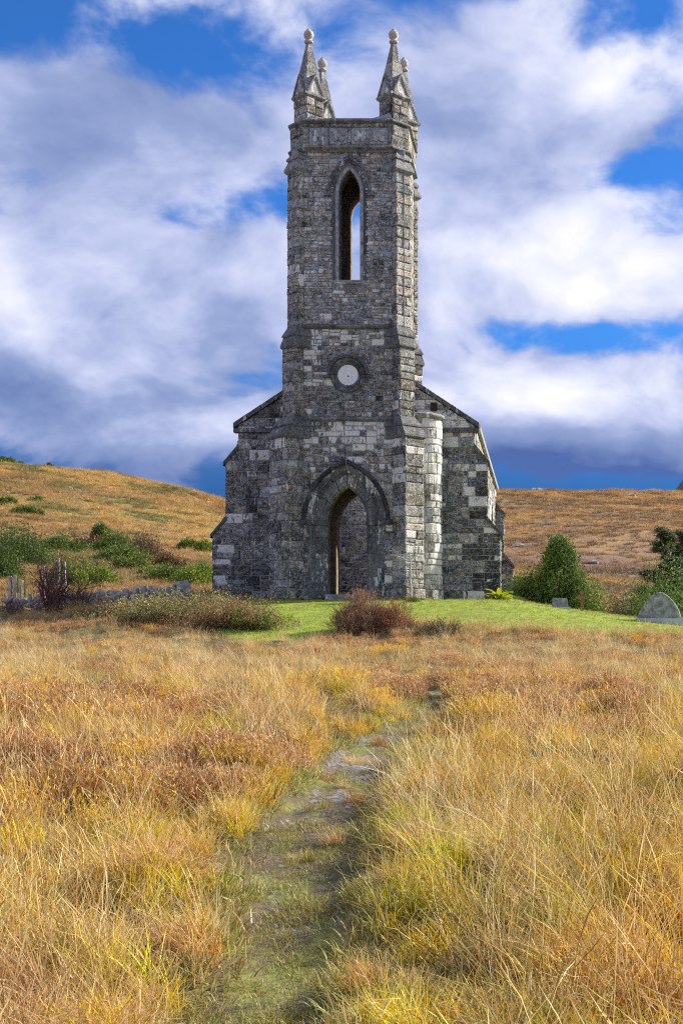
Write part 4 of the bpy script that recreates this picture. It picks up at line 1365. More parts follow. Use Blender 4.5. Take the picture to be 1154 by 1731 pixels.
# trodden turf and dead grass on the path, short lawn
GREEN = np.array((0.24, 0.33, 0.025)); LAWN2 = np.array((0.36, 0.42, 0.03)); DULL = np.array((0.30, 0.31, 0.06)); DEAD = np.array((0.52, 0.42, 0.18))
for D0, D1, dens in ((3.2, 8, 330), (8, 13, 170), (13, 20, 80)):
    n = int(3.4 * (D1 - D0) * dens)
    for dx, D in zip(g1.uniform(-1.7, 1.7, n), g1.uniform(D0, D1, n)):
        c = float(np.interp(D, PD, PX)); x = c + float(dx)
        pm = path_mask(x, D)
        if pm < 0.05 and abs(dx) > 1.0: continue
        y = float(D) - 44
        n2 = vnoise(x, y * 0.6, 1.3, 41.0)
        if pm > 0.3 and n2 < (0.02 if 10.2 < D < 16 else -0.32): continue
        put('turf', x, y, float(g1.uniform(0.5, 1.15)) * (1.0 if pm > 0.5 else 1.5), pick_tint(DULL, DEAD, 0.42 + 1.1 * vnoise(x, y, 2.2, 43.0)) if g1.random() < 0.6 else pick_tint(GREEN, DULL, 0.55), tilt=0.1)
# small tussocks standing in the path
for px_, D, sc, t_ in ((5.25, 10.6, 0.55, OLIVE), (5.1, 9.5, 0.5, STRAW), (5.0, 13.2, 0.5, RUST), (4.55, 12.4, 0.5, RUST), (5.15, 14.3, 0.5, OLIVE), (5.55, 8.7, 0.5, RUST), (4.6, 8.3, 0.35, OLIVE), (5.4, 11.6, 0.42, OLIVE), (4.7, 14.9, 0.45, HEATH), (5.05, 11.2, 0.4, HEATH), (4.75, 10.9, 0.35, OLIVE), (5.3, 12.8, 0.4, OLIVE), (4.65, 13.6, 0.42, GOLD), (5.0, 8.9, 0.35, OLIVE), (5.35, 7.6, 0.32, OLIVE), (5.2, 15.3, 0.45, STRAW), (4.85, 12.0, 0.3, STRAW)):
    for k in range(3):
        put('gold', px_ + float(g1.normal(0, 0.07)), D - 44 + float(g1.normal(0, 0.05)), sc, t_ * g1.uniform(0.8, 1.2))
n = 15000
for x, D in zip(g1.uniform(-5.5, 16, n), g1.uniform(33, 52, n)):
    x, D = float(x), float(D)
    if lawn_mask(x, D) < 0.4 or (abs(x) < 5.0 and D > 46) or (abs(x) < 2.4 and D > 44.2): continue
    put('turf', x, D - 44, float(g1.uniform(0.7, 1.3)) * (1.9 if g1.random() < 0.06 else 1.0), pick_tint(GREEN, LAWN2, 0.5 + 1.2 * vnoise(x, D, 0.8, 47.0) + 0.5 * vnoise(x, D, 3, 3.0), 0.3) if g1.random() < 0.86 else pick_tint(DULL, DEAD, 0.5))
for x, y in [(float(a_), -0.75 + 0.02 * i_ % 0.3) for i_, a_ in enumerate(g1.uniform(-2.9, 3.2, 60))] + [(float(a_), 1.78) for a_ in g1.uniform(3.2, 5.3, 34)] + [(float(a_), 1.78) for a_ in g1.uniform(-5.4, -3.0, 34)]:
    if abs(x - DOOR['cx']) < 0.75 and y < 0: continue
    if y < 0: y = -0.10 - 0.55 * float(smooth(1.35, 2.0, abs(x))) + 0.5 * float(smooth(2.05, 2.8, abs(x))) - float(g1.uniform(0.0, 0.12))
    put('gold', x, y - float(g1.uniform(0, 0.1)), float(g1.uniform(0.22, 0.5)), pick_tint(GREEN, DEAD, float(g1.random()) * 0.8))
# rank grass along the edge of the lawn
n = 900
for x in g1.uniform(2.5, 15, n):
    x = float(x)
    e = float(np.interp(x, [2.5, 4, 9, 14], [37.5, 37.0, 36.0, 36.5]))
    D = e + float(g1.normal(-0.35, 0.35))
    put('straw' if g1.random() < 0.5 else 'gold', x, D - 44, float(g1.uniform(0.5, 0.8)), pick_tint(OLIVE, STRAW, float(g1.random())))
NAMES = {'gold': ('moor_grass', 'golden and yellow green arching moor grass along the path', 'grass'),
         'straw': ('dry_grass', 'pale straw coloured dry grass leaning across the field', 'grass'),
         'stem': ('grass_stems', 'tall thin seed stems standing above the moor grass', 'grass'),
         'heather': ('heather', 'rust brown heather growing in low domes over the moor', 'heather'),
         'turf': ('short_turf', 'short green turf on the church lawn and trodden path', 'grass')}
for k, b_ in buf.items():
    nm, lb, ct = NAMES[k]
    nv_ = len(TU[k].objects)
    scatter(nm, lb, ct, TU[k], b_['p'], b_['r'], b_['s'], np.array(b_['k']) % nv_, np.array(b_['t']))
    print(k, len(b_['p']))

# hillside tussocks
hp, hr_, hs_, hk, ht = [], [], [], [], []
def hill_put(x, D):
    y = D - 44
    n1, n2 = vnoise(x, y, 0.035, 51.0), vnoise(x, y, 0.12, 53.0)
    if n1 + 0.5 * n2 < -0.25 and g1.random() < 0.6: return
    sc = (0.7 + D / 170.0) * float(g1.uniform(0.6, 1.2))
    hp.append((x, y, ground_z(x, y) - 0.05)); hr_.append((0, 0, float(g1.uniform(-0.9, 0.9))))
    hs_.append((sc, sc, sc * (0.62 if D < 150 else 0.5))); hk.append(int(g1.integers(0, 4)))
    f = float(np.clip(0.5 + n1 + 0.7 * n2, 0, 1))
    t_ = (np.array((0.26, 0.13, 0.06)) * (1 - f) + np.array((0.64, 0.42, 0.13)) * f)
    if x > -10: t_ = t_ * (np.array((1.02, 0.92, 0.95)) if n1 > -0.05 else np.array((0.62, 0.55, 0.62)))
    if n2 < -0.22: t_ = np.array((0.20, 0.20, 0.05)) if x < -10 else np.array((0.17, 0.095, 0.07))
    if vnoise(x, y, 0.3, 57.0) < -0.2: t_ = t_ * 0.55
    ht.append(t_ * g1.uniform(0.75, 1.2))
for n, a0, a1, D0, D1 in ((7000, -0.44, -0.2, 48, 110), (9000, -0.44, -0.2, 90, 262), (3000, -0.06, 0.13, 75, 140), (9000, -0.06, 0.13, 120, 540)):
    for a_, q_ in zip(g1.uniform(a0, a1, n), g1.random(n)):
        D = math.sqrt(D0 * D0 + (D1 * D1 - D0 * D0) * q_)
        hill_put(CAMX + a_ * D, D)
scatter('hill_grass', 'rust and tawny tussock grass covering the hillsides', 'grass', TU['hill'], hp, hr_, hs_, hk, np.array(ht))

# ------------------------------------------------------------------ shrubs and trees
def leaf_cloud(seed, clumps, per, leaf, shape='dome', core=0.5, aspect=0.45, cr=0.17, dims=(1, 1, 1)):
    g_ = np.random.default_rng(seed)
    C_ = []
    while len(C_) < clumps:
        if shape == 'cone':
            z_ = g_.random() ** 1.3
            rmax = (1 - z_) ** 0.62 * (0.85 + 0.22 * math.sin(z_ * 15 + seed)) + 0.05
            a_ = g_.random() * 2 * np.pi
            rr = rmax * math.sqrt(g_.uniform(core, 1.0))
            C_.append((rr * math.cos(a_), rr * math.sin(a_), z_))
        else:
            v = g_.normal(0, 1, 3); v /= np.linalg.norm(v)
            if v[2] < -0.15: continue
            k = g_.uniform(core, 1.0) * (1 + 0.25 * mnoise.noise(Vector(v) * 2.2 + Vector((seed, 0, 0))))
            C_.append((v[0] * k, v[1] * k, max(0.02, v[2] * k)))
    C_ = np.array(C_)
    n = clumps * per
    P = np.repeat(C_, per, 0) + g_.normal(0, cr, (n, 3)) * np.array((1, 1, 0.8))
    P[:, 2] = np.abs(P[:, 2])
    P = P * np.array(dims)
    dn = g_.normal(0, 1, (n, 3)); dn += 0.6 * P / (np.linalg.norm(P, axis=1)[:, None] + 0.1); dn[:, 2] += 0.35
    dn /= np.linalg.norm(dn, axis=1)[:, None]
    sd = np.cross(dn, g_.normal(0, 1, (n, 3))); sd /= np.linalg.norm(sd, axis=1)[:, None]
    L = leaf * g_.uniform(0.6, 1.3, n)[:, None]
    W = L * aspect
    V = np.stack([P, P + dn * L * 0.5 + sd * W * 0.5, P + dn * L, P + dn * L * 0.5 - sd * W * 0.5], 1).reshape(-1, 3)
    F4 = np.arange(n * 4).reshape(n, 4)
    var = np.repeat(np.clip(np.repeat(g_.random(clumps), per) * 0.6 + g_.random(n) * 0.5, 0, 1), 4)
    return V, F4, var
def leafmesh(nm, mat, *a_, **k_):
    V, F4, var = leaf_cloud(*a_, **k_)
    return np_mesh(nm, V, F4, mat, {'var': var})
def twigs(seed, n, r0, spread=1.0, height=1.0, levels=3, kids=4, sides=4, upright=0.6, wander=0.25):
    """bare branching stems from one root, unit height"""
    g_ = random.Random(seed)
    mb = MB()
    def grow(p, d_, L, r_, lev):
        steps = 3
        for k in range(steps):
            d_ = (d_ + Vector((g_.gauss(0, wander), g_.gauss(0, wander), g_.gauss(0, wander) + 0.08 * upright))).normalized()
            q_ = p + d_ * (L / steps)
            mb.tube(p, q_, r_, r_ * 0.8, sides if lev > 1 else 3)
            p, r_ = q_, r_ * 0.8
            if lev > 0 and k >= 0:
                for _ in range(kids if k == steps - 1 else max(1, kids // 2)):
                    dd = (d_ * upright + Vector((g_.gauss(0, 1), g_.gauss(0, 1), g_.gauss(0.2, 0.7))).normalized() * 0.8).normalized()
                    grow(p, dd, L * g_.uniform(0.45, 0.75), r_ * 0.6, lev - 1)
    for i in range(n):
        a_ = g_.random() * 2 * math.pi
        d_ = Vector((math.cos(a_) * spread * g_.random(), math.sin(a_) * spread * g_.random(), 1)).normalized()
        grow(Vector((math.cos(a_) * 0.05 * n / 4, math.sin(a_) * 0.05 * n / 4, -0.03)), d_, height * g_.uniform(0.4, 0.55), r0, levels)
    return mb
def add_part(root, name, me, scale=(1, 1, 1), color=None, rz=0.0, loc=(0, 0, 0)):
    o_ = bpy.data.objects.new(name, me)
    COL.objects.link(o_)
    o_.parent = root
    o_.scale = scale
    o_.rotation_euler = (0, 0, rz)
    o_.location = loc
    if color: o_.color = (*color, 1)
    return o_
def at(px, py, D):
    """world point on the plane at distance D seen at a photograph pixel"""
    return (CAMX + (px - 920) / 2200.0 * D, D - 44.0, CAMZ + (1090 - py) / 2200.0 * D)
def gp(px, D, sink=0.0):
    x = CAMX + (px - 920) / 2200.0 * D
    return (x, D - 44.0, ground_z(x, D - 44.0) - sink)

dome = [leafmesh('dome_foliage', M['leaf'], 200 + k, 70, 55, 0.10) for k in range(3)]
gorse = cone = [None]
stem_me = twigs(5, 4, 0.03, 1.0, 0.8, 1, 3).build('stem', M['bark'])
stem_mesh = stem_me.data
bpy.data.objects.remove(stem_me)
bare = []
for k in range(3):
    t_ = twigs(40 + k, 9, 0.030, 1.0, 1.25, 3, 3, 4, 0.75).build('tmp', M['purplebark'])
    bare.append(t_.data); bpy.data.objects.remove(t_)

def bush(name, label, cat, px, D, w, top, var, tint, group=None, foliage=None, sink=0.1):
    h = min(1.3 * w, max((0.35 if D < 240 else 0.22) * w, at(px, top, D)[2] - gp(px, D, sink)[2]))
    root = empty(name, gp(px, D, sink))
    tag(root, label, cat, group)
    rz = rnd.uniform(0, 6.28)
    gs = foliage is not None
    lf = (0.10 if not gs else 0.085) * (1.0 + max(0, D - 60) / 70.0)
    V, F4, va = leaf_cloud(rnd.randrange(9999), int(80 + 34 * w), 60 if not gs else 50, lf * 1.15, aspect=0.42, core=0.35, cr=0.15, dims=(w / 2, w / 2 * rnd.uniform(0.8, 1.1), h))
    add_part(root, 'foliage', np_mesh('foliage', V, F4, M['bramble_leaf' if gs else 'leaf'], {'var': va}), (1, 1, 1), tint, rz)
    add_part(root, 'stem', stem_mesh, (w / 2, w / 2, h * 0.8), None, rz)
    return root
HG = 'bushes on the left hillside'
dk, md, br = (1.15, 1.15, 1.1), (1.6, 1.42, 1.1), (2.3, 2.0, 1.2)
for i, (lb, px, D, w, top, tn) in enumerate((
        ('large dark evergreen bush at the left edge of the hillside', 25, 84, 5.6, 890, dk),
        ('dark bush above the pale posts at the left edge', 5, 68, 2.6, 925, dk),
        ('bright green bush just right of the bare purple shrubs', 158, 66, 2.6, 950, br),
        ('bright green bush directly behind the bare purple shrubs', 118, 64, 2.4, 948, br),
        ('mid green bush in the middle of the lower hillside', 208, 92, 4.2, 932, md),
        ('olive green bush left of the bare grey tree on the hillside', 192, 104, 3.8, 904, md),
        ('low green bush under the grey hillside tree', 222, 84, 3.0, 940, md),
        ('pale green bush close to the left church buttress', 335, 70, 3.0, 952, br),
        ('broad green bush left of the church buttress, behind the brambles', 285, 72, 3.6, 962, md),
        ('green bush between the brambles and the grey hillside tree', 258, 78, 2.2, 957, br),
        ('small dark bush on the slope above the bright bushes', 100, 100, 4.0, 908, md),
        ('small round bush beside the old field line', 142, 108, 2.4, 918, dk),
        ('dark small bush half way up the left slope', 171, 130, 2.2, 889, dk),
        ('lone green bush high on the left slope', 62, 175, 2.8, 842, md),
        ('low wide bush left of the lone slope bush', 48, 148, 3.8, 868, md),
        ('small bush far up the left slope beside pale rocks', 12, 160, 2.5, 862, md),
        ('green scrub on the skyline at the far left', 4, 250, 7.0, 782, md),
        ('second patch of scrub on the left skyline', 28, 250, 3.6, 783, md),
        ('tiny bush on the left skyline right of the scrub', 84, 255, 1.6, 786, dk),
        ('small bush beside the larger pale boulder on the left slope', 318, 128, 2.4, 912, md),
        ('small bright bush below the pale boulders near the church', 346, 122, 2.2, 916, br))):
    bush('hillside_bush', lb, 'bush', px, D, w * 0.84, top, i, tn, HG)
bush('leafless_hill_tree', 'bare grey brown rounded tree among the hillside bushes', 'tree', 240, 96, 3.0, 902, 0, (0.85, 0.72, 0.75), None, gorse)
bush('brown_bush', 'low reddish brown bush right of the bare hillside tree', 'bush', 284, 88, 2.6, 938, 1, (0.8, 0.5, 0.45), None, gorse)
bush('reddish_scrub', 'dark red brown scrub patch above the green bushes', 'bush', 165, 112, 5.0, 910, 1, (0.7, 0.38, 0.33), None, gorse)
# right side
def tree(name, label, px, D, w, top, tint, fol, var, tr=0.07):
    h = at(px, top, D)[2] - gp(px, D, 0.1)[2]
    root = empty(name, gp(px, D, 0.1))
    tag(root, label, 'tree')
    mb = MB()
    mb.tube((0, 0, -0.1), (0.02, 0, h * 0.5), tr, tr * 0.6, 7)
    mb.tube((0.02, 0, h * 0.5), (0.0, 0, h * 0.95), tr * 0.6, 0.012, 6)
    rr_ = random.Random(var)
    for k in range(14):
        z_ = h * rr_.uniform(0.12, 0.85); a_ = rr_.random() * 6.28; l_ = w * 0.42 * (1 - z_ / h) + 0.1
        mb.tube((0.01, 0, z_), (l_ * math.cos(a_), l_ * math.sin(a_), z_ + l_ * 0.35), tr * 0.3, 0.008, 4)
    tk = mb.build('trunk', M['bark'], root)
    V, F4, va = leaf_cloud(221, 330, 75, 0.13, shape='cone', core=0.2, cr=0.09, dims=(w / 2, w / 2, h))
    add_part(root, 'crown', np_mesh('crown', V, F4, M['leaf'], {'var': va}), (1, 1, 1), tint, var * 1.3)
    return root
tree('evergreen_tree', 'dark green cone shaped evergreen tree right of the church', 945, 57, 3.3, 921, (1.4, 1.4, 1.25), cone, 0)
bush('evergreen_bush', 'dark green bush at the left foot of the cone shaped tree', 'bush', 900, 58, 2.6, 958, 1, (1.25, 1.3, 1.15))
bush('evergreen_bush', 'lighter green bush at the right foot of the cone shaped tree', 'bush', 992, 56, 2.4, 970, 2, (2.0, 1.9, 1.4))  # lighter leaf tint than the bushes beside it
bush('evergreen_bush', 'large glossy green bush behind the pointed gravestone', 'bush', 1140, 54, 4.0, 948, 0, (1.6, 1.6, 1.3))
bush('evergreen_bush', 'dark rounded evergreen bush under the pines left of the glossy one', 'bush', 1098, 62, 3.2, 968, 1, (1.2, 1.2, 1.1))
bush('brown_bush', 'dull brown bush between the cross and the pointed gravestone', 'bush', 1056, 55, 2.2, 1010, 0, (0.55, 0.5, 0.5), None, gorse)
bush('scrub_bush', 'pale olive scrub behind the wooden cross', 'bush', 1045, 66, 3.6, 980, 1, (0.9, 0.95, 0.9), None, gorse)
bush('scrub_bush', 'olive scrub at the foot of the right hill beside the church', 'bush', 885, 72, 2.6, 972, 0, (0.8, 0.9, 0.8), None, gorse)
# pine with flat layered boughs
def pine(label, px, D, top, w, seed):
    h = at(px, top, D)[2] - gp(px, D, 0.1)[2]
    root = empty('pine_tree', gp(px, D, 0.1))
    tag(root, label, 'tree', 'pines at the right edge')
    g_ = np.random.default_rng(seed); rr_ = random.Random(seed)
    mb = MB()
    mb.tube((0, 0, -0.1), (0.1, 0, h * 0.55), 0.14, 0.09, 7); mb.tube((0.1, 0, h * 0.55), (0.05, 0, h), 0.09, 0.02, 6)
    P = []
    for k in range(46):
        z_ = h * (0.15 + 0.85 * k / 46); a_ = rr_.random() * 6.28
        l_ = w * 0.55 * (1.12 - z_ / h) * rr_.uniform(0.5, 1.2) + 0.15
        e_ = (l_ * math.cos(a_), l_ * math.sin(a_), z_ + rr_.uniform(-0.05, 0.25))
        mb.tube((0.07, 0, z_), e_, 0.035, 0.01, 4)
        for j in range(int(46 * l_) + 18):
            f = rr_.uniform(0.3, 1.05)
            P.append((0.07 + (e_[0] - 0.07) * f, e_[1] * f, z_ + (e_[2] - z_) * f))
    mb.build('trunk', M['bark'], root)
    P = np.repeat(np.array(P), 9, 0); n = len(P)
    P = P + g_.normal(0, 0.13, (n, 3)) * np.array((1, 1, 0.6))
    dn = g_.normal(0, 1, (n, 3)); dn[:, 2] = np.abs(dn[:, 2]) * 0.6; dn /= np.linalg.norm(dn, axis=1)[:, None]
    sd = np.cross(dn, g_.normal(0, 1, (n, 3))); sd /= np.linalg.norm(sd, axis=1)[:, None]
    L, W = 0.17, 0.022
    V = np.stack([P - sd * W, P + sd * W, P + dn * L + sd * W * 0.5, P + dn * L - sd * W * 0.5], 1).reshape(-1, 3)
    me = np_mesh('crown', V, np.arange(n * 4).reshape(n, 4), M['needle'], {'var': np.repeat(g_.random(n), 4)})
    add_part(root, 'crown', me, color=(1, 1, 1))
pine('dark pine with flat layered boughs, left one of two at the right edge', 1124, 72, 896, 4.6, 1)
pine('dark pine cut by the right edge, right one of two', 1160, 74, 900, 4.8, 2)

# brown heath bush in front of the doorway
def shoot_mesh(nm, seed, n, h, spread, mat, lean=0.55):
    V, F4, gr_, va = heather(seed, n, h, spread)
    return np_mesh(nm, V, F4, mat, {'var': np.clip(va * 0.7 + gr_ * 0.4, 0, 1)})
def shoot_bush(seed, n, w, h, sl):
    """dome of upright leafy shoots"""
    g_ = np.random.default_rng(seed)
    Vs, Fs, As = [], [], []
    o_ = 0
    base = [heather(seed + k, 16, sl, 0.10) for k in range(4)]
    for i in range(n):
        v = g_.normal(0, 1, 3); v /= np.linalg.norm(v); v[2] = abs(v[2])
        k = g_.uniform(0.35, 1.0) * (1 + 0.3 * mnoise.noise(Vector(v) * 1.8 + Vector((seed, 0, 0))))
        p = np.array((v[0] * w / 2 * k, v[1] * w / 2 * k, v[2] * h * k * 0.8))
        V, F4, gr_, va = base[i % 4]
        up = Vector((v[0] * 0.9 + g_.normal(0, 0.15) - 0.1, v[1] * 0.9 + g_.normal(0, 0.15), 0.75 + v[2] * 0.5)).normalized()
        q_ = np.array(up.to_track_quat('Z', 'Y').to_matrix())
        Vs.append(V @ q_.T * g_.uniform(0.7, 1.2) + p); Fs.append(F4 + o_); o_ += len(V)
        As.append(np.clip(va * 0.75 + gr_ * 0.35, 0, 1))
    return np.concatenate(Vs), np.concatenate(Fs), np.concatenate(As)
def shoot_thing(name, label, px, D, w, h, n, seed, mat, tint, sl=0.36):
    root = empty(name, gp(px, D, 0.05))
    tag(root, label, 'bush')
    V, F4, A = shoot_bush(seed, n, w, h, sl)
    add_part(root, 'foliage', np_mesh('foliage', V, F4, mat, {'var': A}), color=tint)
    add_part(root, 'stem', stem_mesh, (w / 2, w / 2, h * 0.8))
shoot_thing('heath_bush', 'bushy dark brown heath shrub in front of the church doorway', 614, 36.5, 1.8, 1.4, 270, 300, M['brown_leaf'], (1.9, 1.7, 1.55))
shoot_thing('heath_bush', 'lower rust brown shrub at the right side of the dark heath shrub', 664, 36.3, 1.1, 0.85, 110, 310, M['brown_leaf'], (2.0, 1.45, 1.25))
shoot_thing('low_heath', 'low dark heath straggling right along the lawn edge', 730, 36.0, 1.6, 0.42, 70, 320, M['brown_leaf'], (0.9, 1.0, 0.9))
# bramble thicket at left
def thicket(label, px, D, w, h, seed, n_stem, n_leaf, tint, rust):
    root = empty('bramble_thicket', gp(px, D, 0.05))
    tag(root, label, 'bramble')
    rr_ = random.Random(seed); g_ = np.random.default_rng(seed)
    mb = MB(); pts = []
    for i in range(n_stem):
        a_ = rr_.random() * 6.28
        p = Vector((rr_.uniform(-0.5, 0.5) * w, rr_.uniform(-0.35, 0.35) * w * 0.6, 0))
        hh = h * rr_.uniform(0.5, 1.15) * (1 - 0.5 * (2 * abs(p.x) / w) ** 2); l_ = rr_.uniform(0.5, 1.3)
        prev = p
        for k in range(1, 8):
            f = k / 7
            q_ = p + Vector((math.cos(a_) * l_ * f + rr_.gauss(0, 0.03), math.sin(a_) * l_ * f * 0.6 + rr_.gauss(0, 0.03), hh * math.sin(f * 2.3) + rr_.gauss(0, 0.02)))
            mb.tube(prev, q_, 0.009 * (1.2 - f), 0.009 * (1.1 - f), 3)
            prev = q_
            pts.append(tuple(q_))
    mb.build('stem', M['bark'] if not rust else M['purplebark'], root)
    pts = np.array(pts)
    P = pts[g_.integers(0, len(pts), n_leaf)] + g_.normal(0, 0.09, (n_leaf, 3))
    P[:, 2] = np.abs(P[:, 2]) * g_.uniform(0.5, 1.05, n_leaf)
    dn = g_.normal(0, 1, (n_leaf, 3)); dn[:, 2] += 0.4; dn /= np.linalg.norm(dn, axis=1)[:, None]
    sd = np.cross(dn, g_.normal(0, 1, (n_leaf, 3))); sd /= np.linalg.norm(sd, axis=1)[:, None]
    L = 0.055 * g_.uniform(0.5, 1.4, n_leaf)[:, None]
    V = np.stack([P, P + dn * L * 0.5 + sd * L * 0.25, P + dn * L, P + dn * L * 0.5 - sd * L * 0.25], 1).reshape(-1, 3)
    me = np_mesh('foliage', V, np.arange(n_leaf * 4).reshape(-1, 4), M['bramble_leaf'], {'var': np.repeat(g_.random(n_leaf), 4)})
    add_part(root, 'foliage', me, color=tint)
thicket('tangled grey green bramble thicket left of the church', 312, 38.5, 3.4, 0.9, 1, 210, 15000, (2.0, 2.1, 1.5), False)
thicket('brown bramble tangle in front of the left buttress', 392, 37.2, 2.0, 0.85, 2, 120, 10000, (2.0, 1.5, 1.35), True)
thicket('low bramble spreading in front of the stone wall', 225, 39.5, 2.8, 0.6, 3, 110, 9000, (1.7, 1.45, 1.2), True)
thicket('green bramble shoots beside the bright lawn', 428, 37.0, 1.0, 0.65, 4, 50, 5000, (1.2, 1.6, 0.8), False)
# bare purple shrub
def bare_thing(name, label, cat, px, D, h, var, mat=None, w=1.0):
    root = empty(name, gp(px, D, 0.05))
    tag(root, label, cat)
    add_part(root, 'branches', bare[var], (h * w, h * w, h), rz=var * 2.0)
    # fine dead leaves still on the twigs
    V, F4, va = leaf_cloud(500 + var, 150, 40, 0.045, core=0.25, aspect=0.4, cr=0.13)
    add_part(root, 'twig_leaves', np_mesh('twig_leaves', V, F4, M['brown_leaf'], {'var': va}), (h * w * 0.5, h * w * 0.5, h * 0.95), (1.1, 0.62, 0.68))
bare_thing('bare_shrub', 'leafless purple brown shrub standing against the dry stone wall', 'shrub', 95, 43.6, 2.05, 0, w=0.8)
bare_thing('bare_shrub', 'smaller leafless shrub right of the tall purple one', 'shrub', 132, 44.0, 1.3, 1, w=0.8)
bare_thing('thorn_shrub', 'low grey thorny scrub at the foot of the wall, far left', 'shrub', 22, 43.5, 0.8, 2)
# sapling against the right tower buttress
sp = empty('sapling', gp(693, 42.6, 0.02))
tag(sp, 'thin pale leafless sapling growing in front of the right tower buttress', 'sapling')
rr_ = random.Random(12)
mb = MB()
tr_pts = [Vector((0, 0, -0.03)), Vector((0.03, 0, 0.45)), Vector((-0.01, 0, 0.9)), Vector((0.02, 0, 1.28)), Vector((-0.02, 0, 1.6))]
for a_, b_, r_ in zip(tr_pts[:-1], tr_pts[1:], (0.05, 0.042, 0.036, 0.026)):
    mb.tube(a_, b_, r_, r_ * 0.85, 6)
mb.tube((0.10, 0.03, -0.02), (0.06, 0.02, 0.6), 0.016, 0.012, 5)
mb.tube((0.06, 0.02, 0.6), (0.10, 0.0, 1.15), 0.012, 0.007, 5)
mb.build('trunk', M['palebark'], sp)
mb = MB()
def brn(p, d_, L, r_, lev):
    for k in range(3):
        d_ = (d_ + Vector((rr_.gauss(0, 0.22), rr_.gauss(0, 0.22), rr_.gauss(0, 0.16) - 0.03))).normalized()
        q_ = p + d_ * L / 3
        mb.tube(p, q_, r_, r_ * 0.75, 3)
        p, r_ = q_, r_ * 0.75
        if lev:
            for _ in range(2):
                brn(p, (d_ + Vector((rr_.gauss(0, 0.8), rr_.gauss(0, 0.6), rr_.gauss(0, 0.6)))).normalized(), L * 0.55, r_ * 0.65, lev - 1)
for k in range(11):
    z_ = rr_.uniform(1.1, 1.62)
    sgn = -1 if k < 8 else 1
    brn(Vector((0, 0, z_)), Vector((sgn * rr_.uniform(0.6, 1), rr_.uniform(-0.4, 0.4), rr_.uniform(0.0, 0.7))).normalized(), rr_.uniform(0.4, 0.75), 0.014, 2)
mb.build('branches', M['palebark'], sp)
# bright leafy plant by the right buttress
pl = empty('leafy_plant', gp(843, 44.8, 0.0))
tag(pl, 'bright yellow green rosette plant at the foot of the right buttress', 'plant')
lf_me = None
for k in range(44):
    rr2 = random.Random(900 + k)
    a_ = k * 2.399; el = 1.45 - 0.027 * k + rr2.uniform(-0.2, 0.2)
    L = rr2.uniform(0.38, 0.66); w = rr2.uniform(0.11, 0.17)
    V, vv = [], []
    for i in range(6):
        s_ = i / 5
        th = el - s_ * (1.2 + 0.7 * k / 44)
        if i == 0: p = Vector((0, 0, 0.03))
        else: p = p + Vector((math.cos(th), 0, math.sin(th))) * (L / 5)
        ww = w * (0.25 + 1.2 * math.sin(min(1, s_ * 0.9 + 0.1) * math.pi * 0.93))
        V += [(p.x, -ww / 2, p.z + 0.02 * s_), (p.x, 0, p.z - 0.012), (p.x, ww / 2, p.z + 0.02 * s_)]
        vv += [rr2.random() * 0.3 + 0.5] * 3
    F4 = [(3 * i + j, 3 * i + j + 1, 3 * i + j + 4, 3 * i + j + 3) for i in range(5) for j in range(2)]
    add_part(pl, 'leaf', np_mesh('leaf', V, F4, M['lime_leaf'], {'var': vv}), rz=a_, color=(1, 1, 1))
mb = MB(); mb.tube((0, 0, -0.05), (0, 0, 0.10), 0.04, 0.03, 7); mb.build('stem', M['bark'], pl)
shoot_thing('grass_hummock', 'small pale tuft at the foot of the sapling', 696, 42.4, 0.55, 0.18, 26, 330, M['bramble_leaf'], (1.4, 1.5, 1.0), 0.2)

# ------------------------------------------------------------------ graves, wall, posts, rocks, flowers
gx, gy_, gz = gp(1114, 41.5)
gr = empty('gravestone', (gx, gy_, gz))
tag(gr, 'large pointed grey headstone with rounded peak on a pale plinth', 'gravestone')
pr = [(-0.70, 0.15), (0.70, 0.15), (0.68, 0.22), (0.60, 0.42), (0.44, 0.68), (0.24, 0.88), (0.08, 0.97), (-0.02, 0.985), (-0.13, 0.95), (-0.32, 0.80), (-0.50, 0.56), (-0.63, 0.32), (-0.69, 0.22)]
mb = MB(); r = random.Random(8)
pj = [(x_ + r.uniform(-0.012, 0.012), z_ + r.uniform(-0.01, 0.01)) for x_, z_ in pr]
mb.loft([[(x_ * 0.97, -0.10, 0.15 + (z_ - 0.15) * 0.97) for x_, z_ in pj], [(x_, -0.075, z_) for x_, z_ in pj], [(x_, 0.085, z_) for x_, z_ in pj], [(x_ * 0.97, 0.11, 0.15 + (z_ - 0.15) * 0.97) for x_, z_ in pj]])
mb.build('headstone', M['grave'], gr)
mb = MB(); mb.box(-0.74, 0.74, -0.17, 0.17, -0.2, 0.152, None, 0.02); mb.build('plinth', M['gravebase'], gr)
gx, gy_, gz = gp(946, 43.0)
g2 = empty('small_gravestone', (gx, gy_, gz)); tag(g2, 'small squat grey gravestone near the wooden cross', 'gravestone')
mb = MB()
mb.loft([[(-0.27, -0.12, -0.1), (0.27, -0.12, -0.1), (0.27, 0.12, -0.1), (-0.27, 0.12, -0.1)], [(-0.255, -0.115, 0.28), (0.25, -0.115, 0.28), (0.25, 0.115, 0.28), (-0.255, 0.115, 0.28)], [(-0.22, -0.09, 0.345), (0.20, -0.09, 0.33), (0.20, 0.09, 0.33), (-0.22, 0.09, 0.345)]])
mb.build('headstone', M['grave'], g2)
mb = MB(); mb.box(-0.32, 0.34, -0.2, 0.16, -0.1, 0.045, None, 0.02); mb.build('plinth', M['gravebase'], g2)
gx, gy_, gz = gp(983, 43.5)
cr_ = empty('wooden_cross', (gx, gy_, gz)); tag(cr_, 'brown wooden grave cross on the lawn', 'cross')
mb = MB(); mb.box(-0.045, 0.045, -0.035, 0.035, -0.2, 0.68); mb.build('upright', M['wood'], cr_)
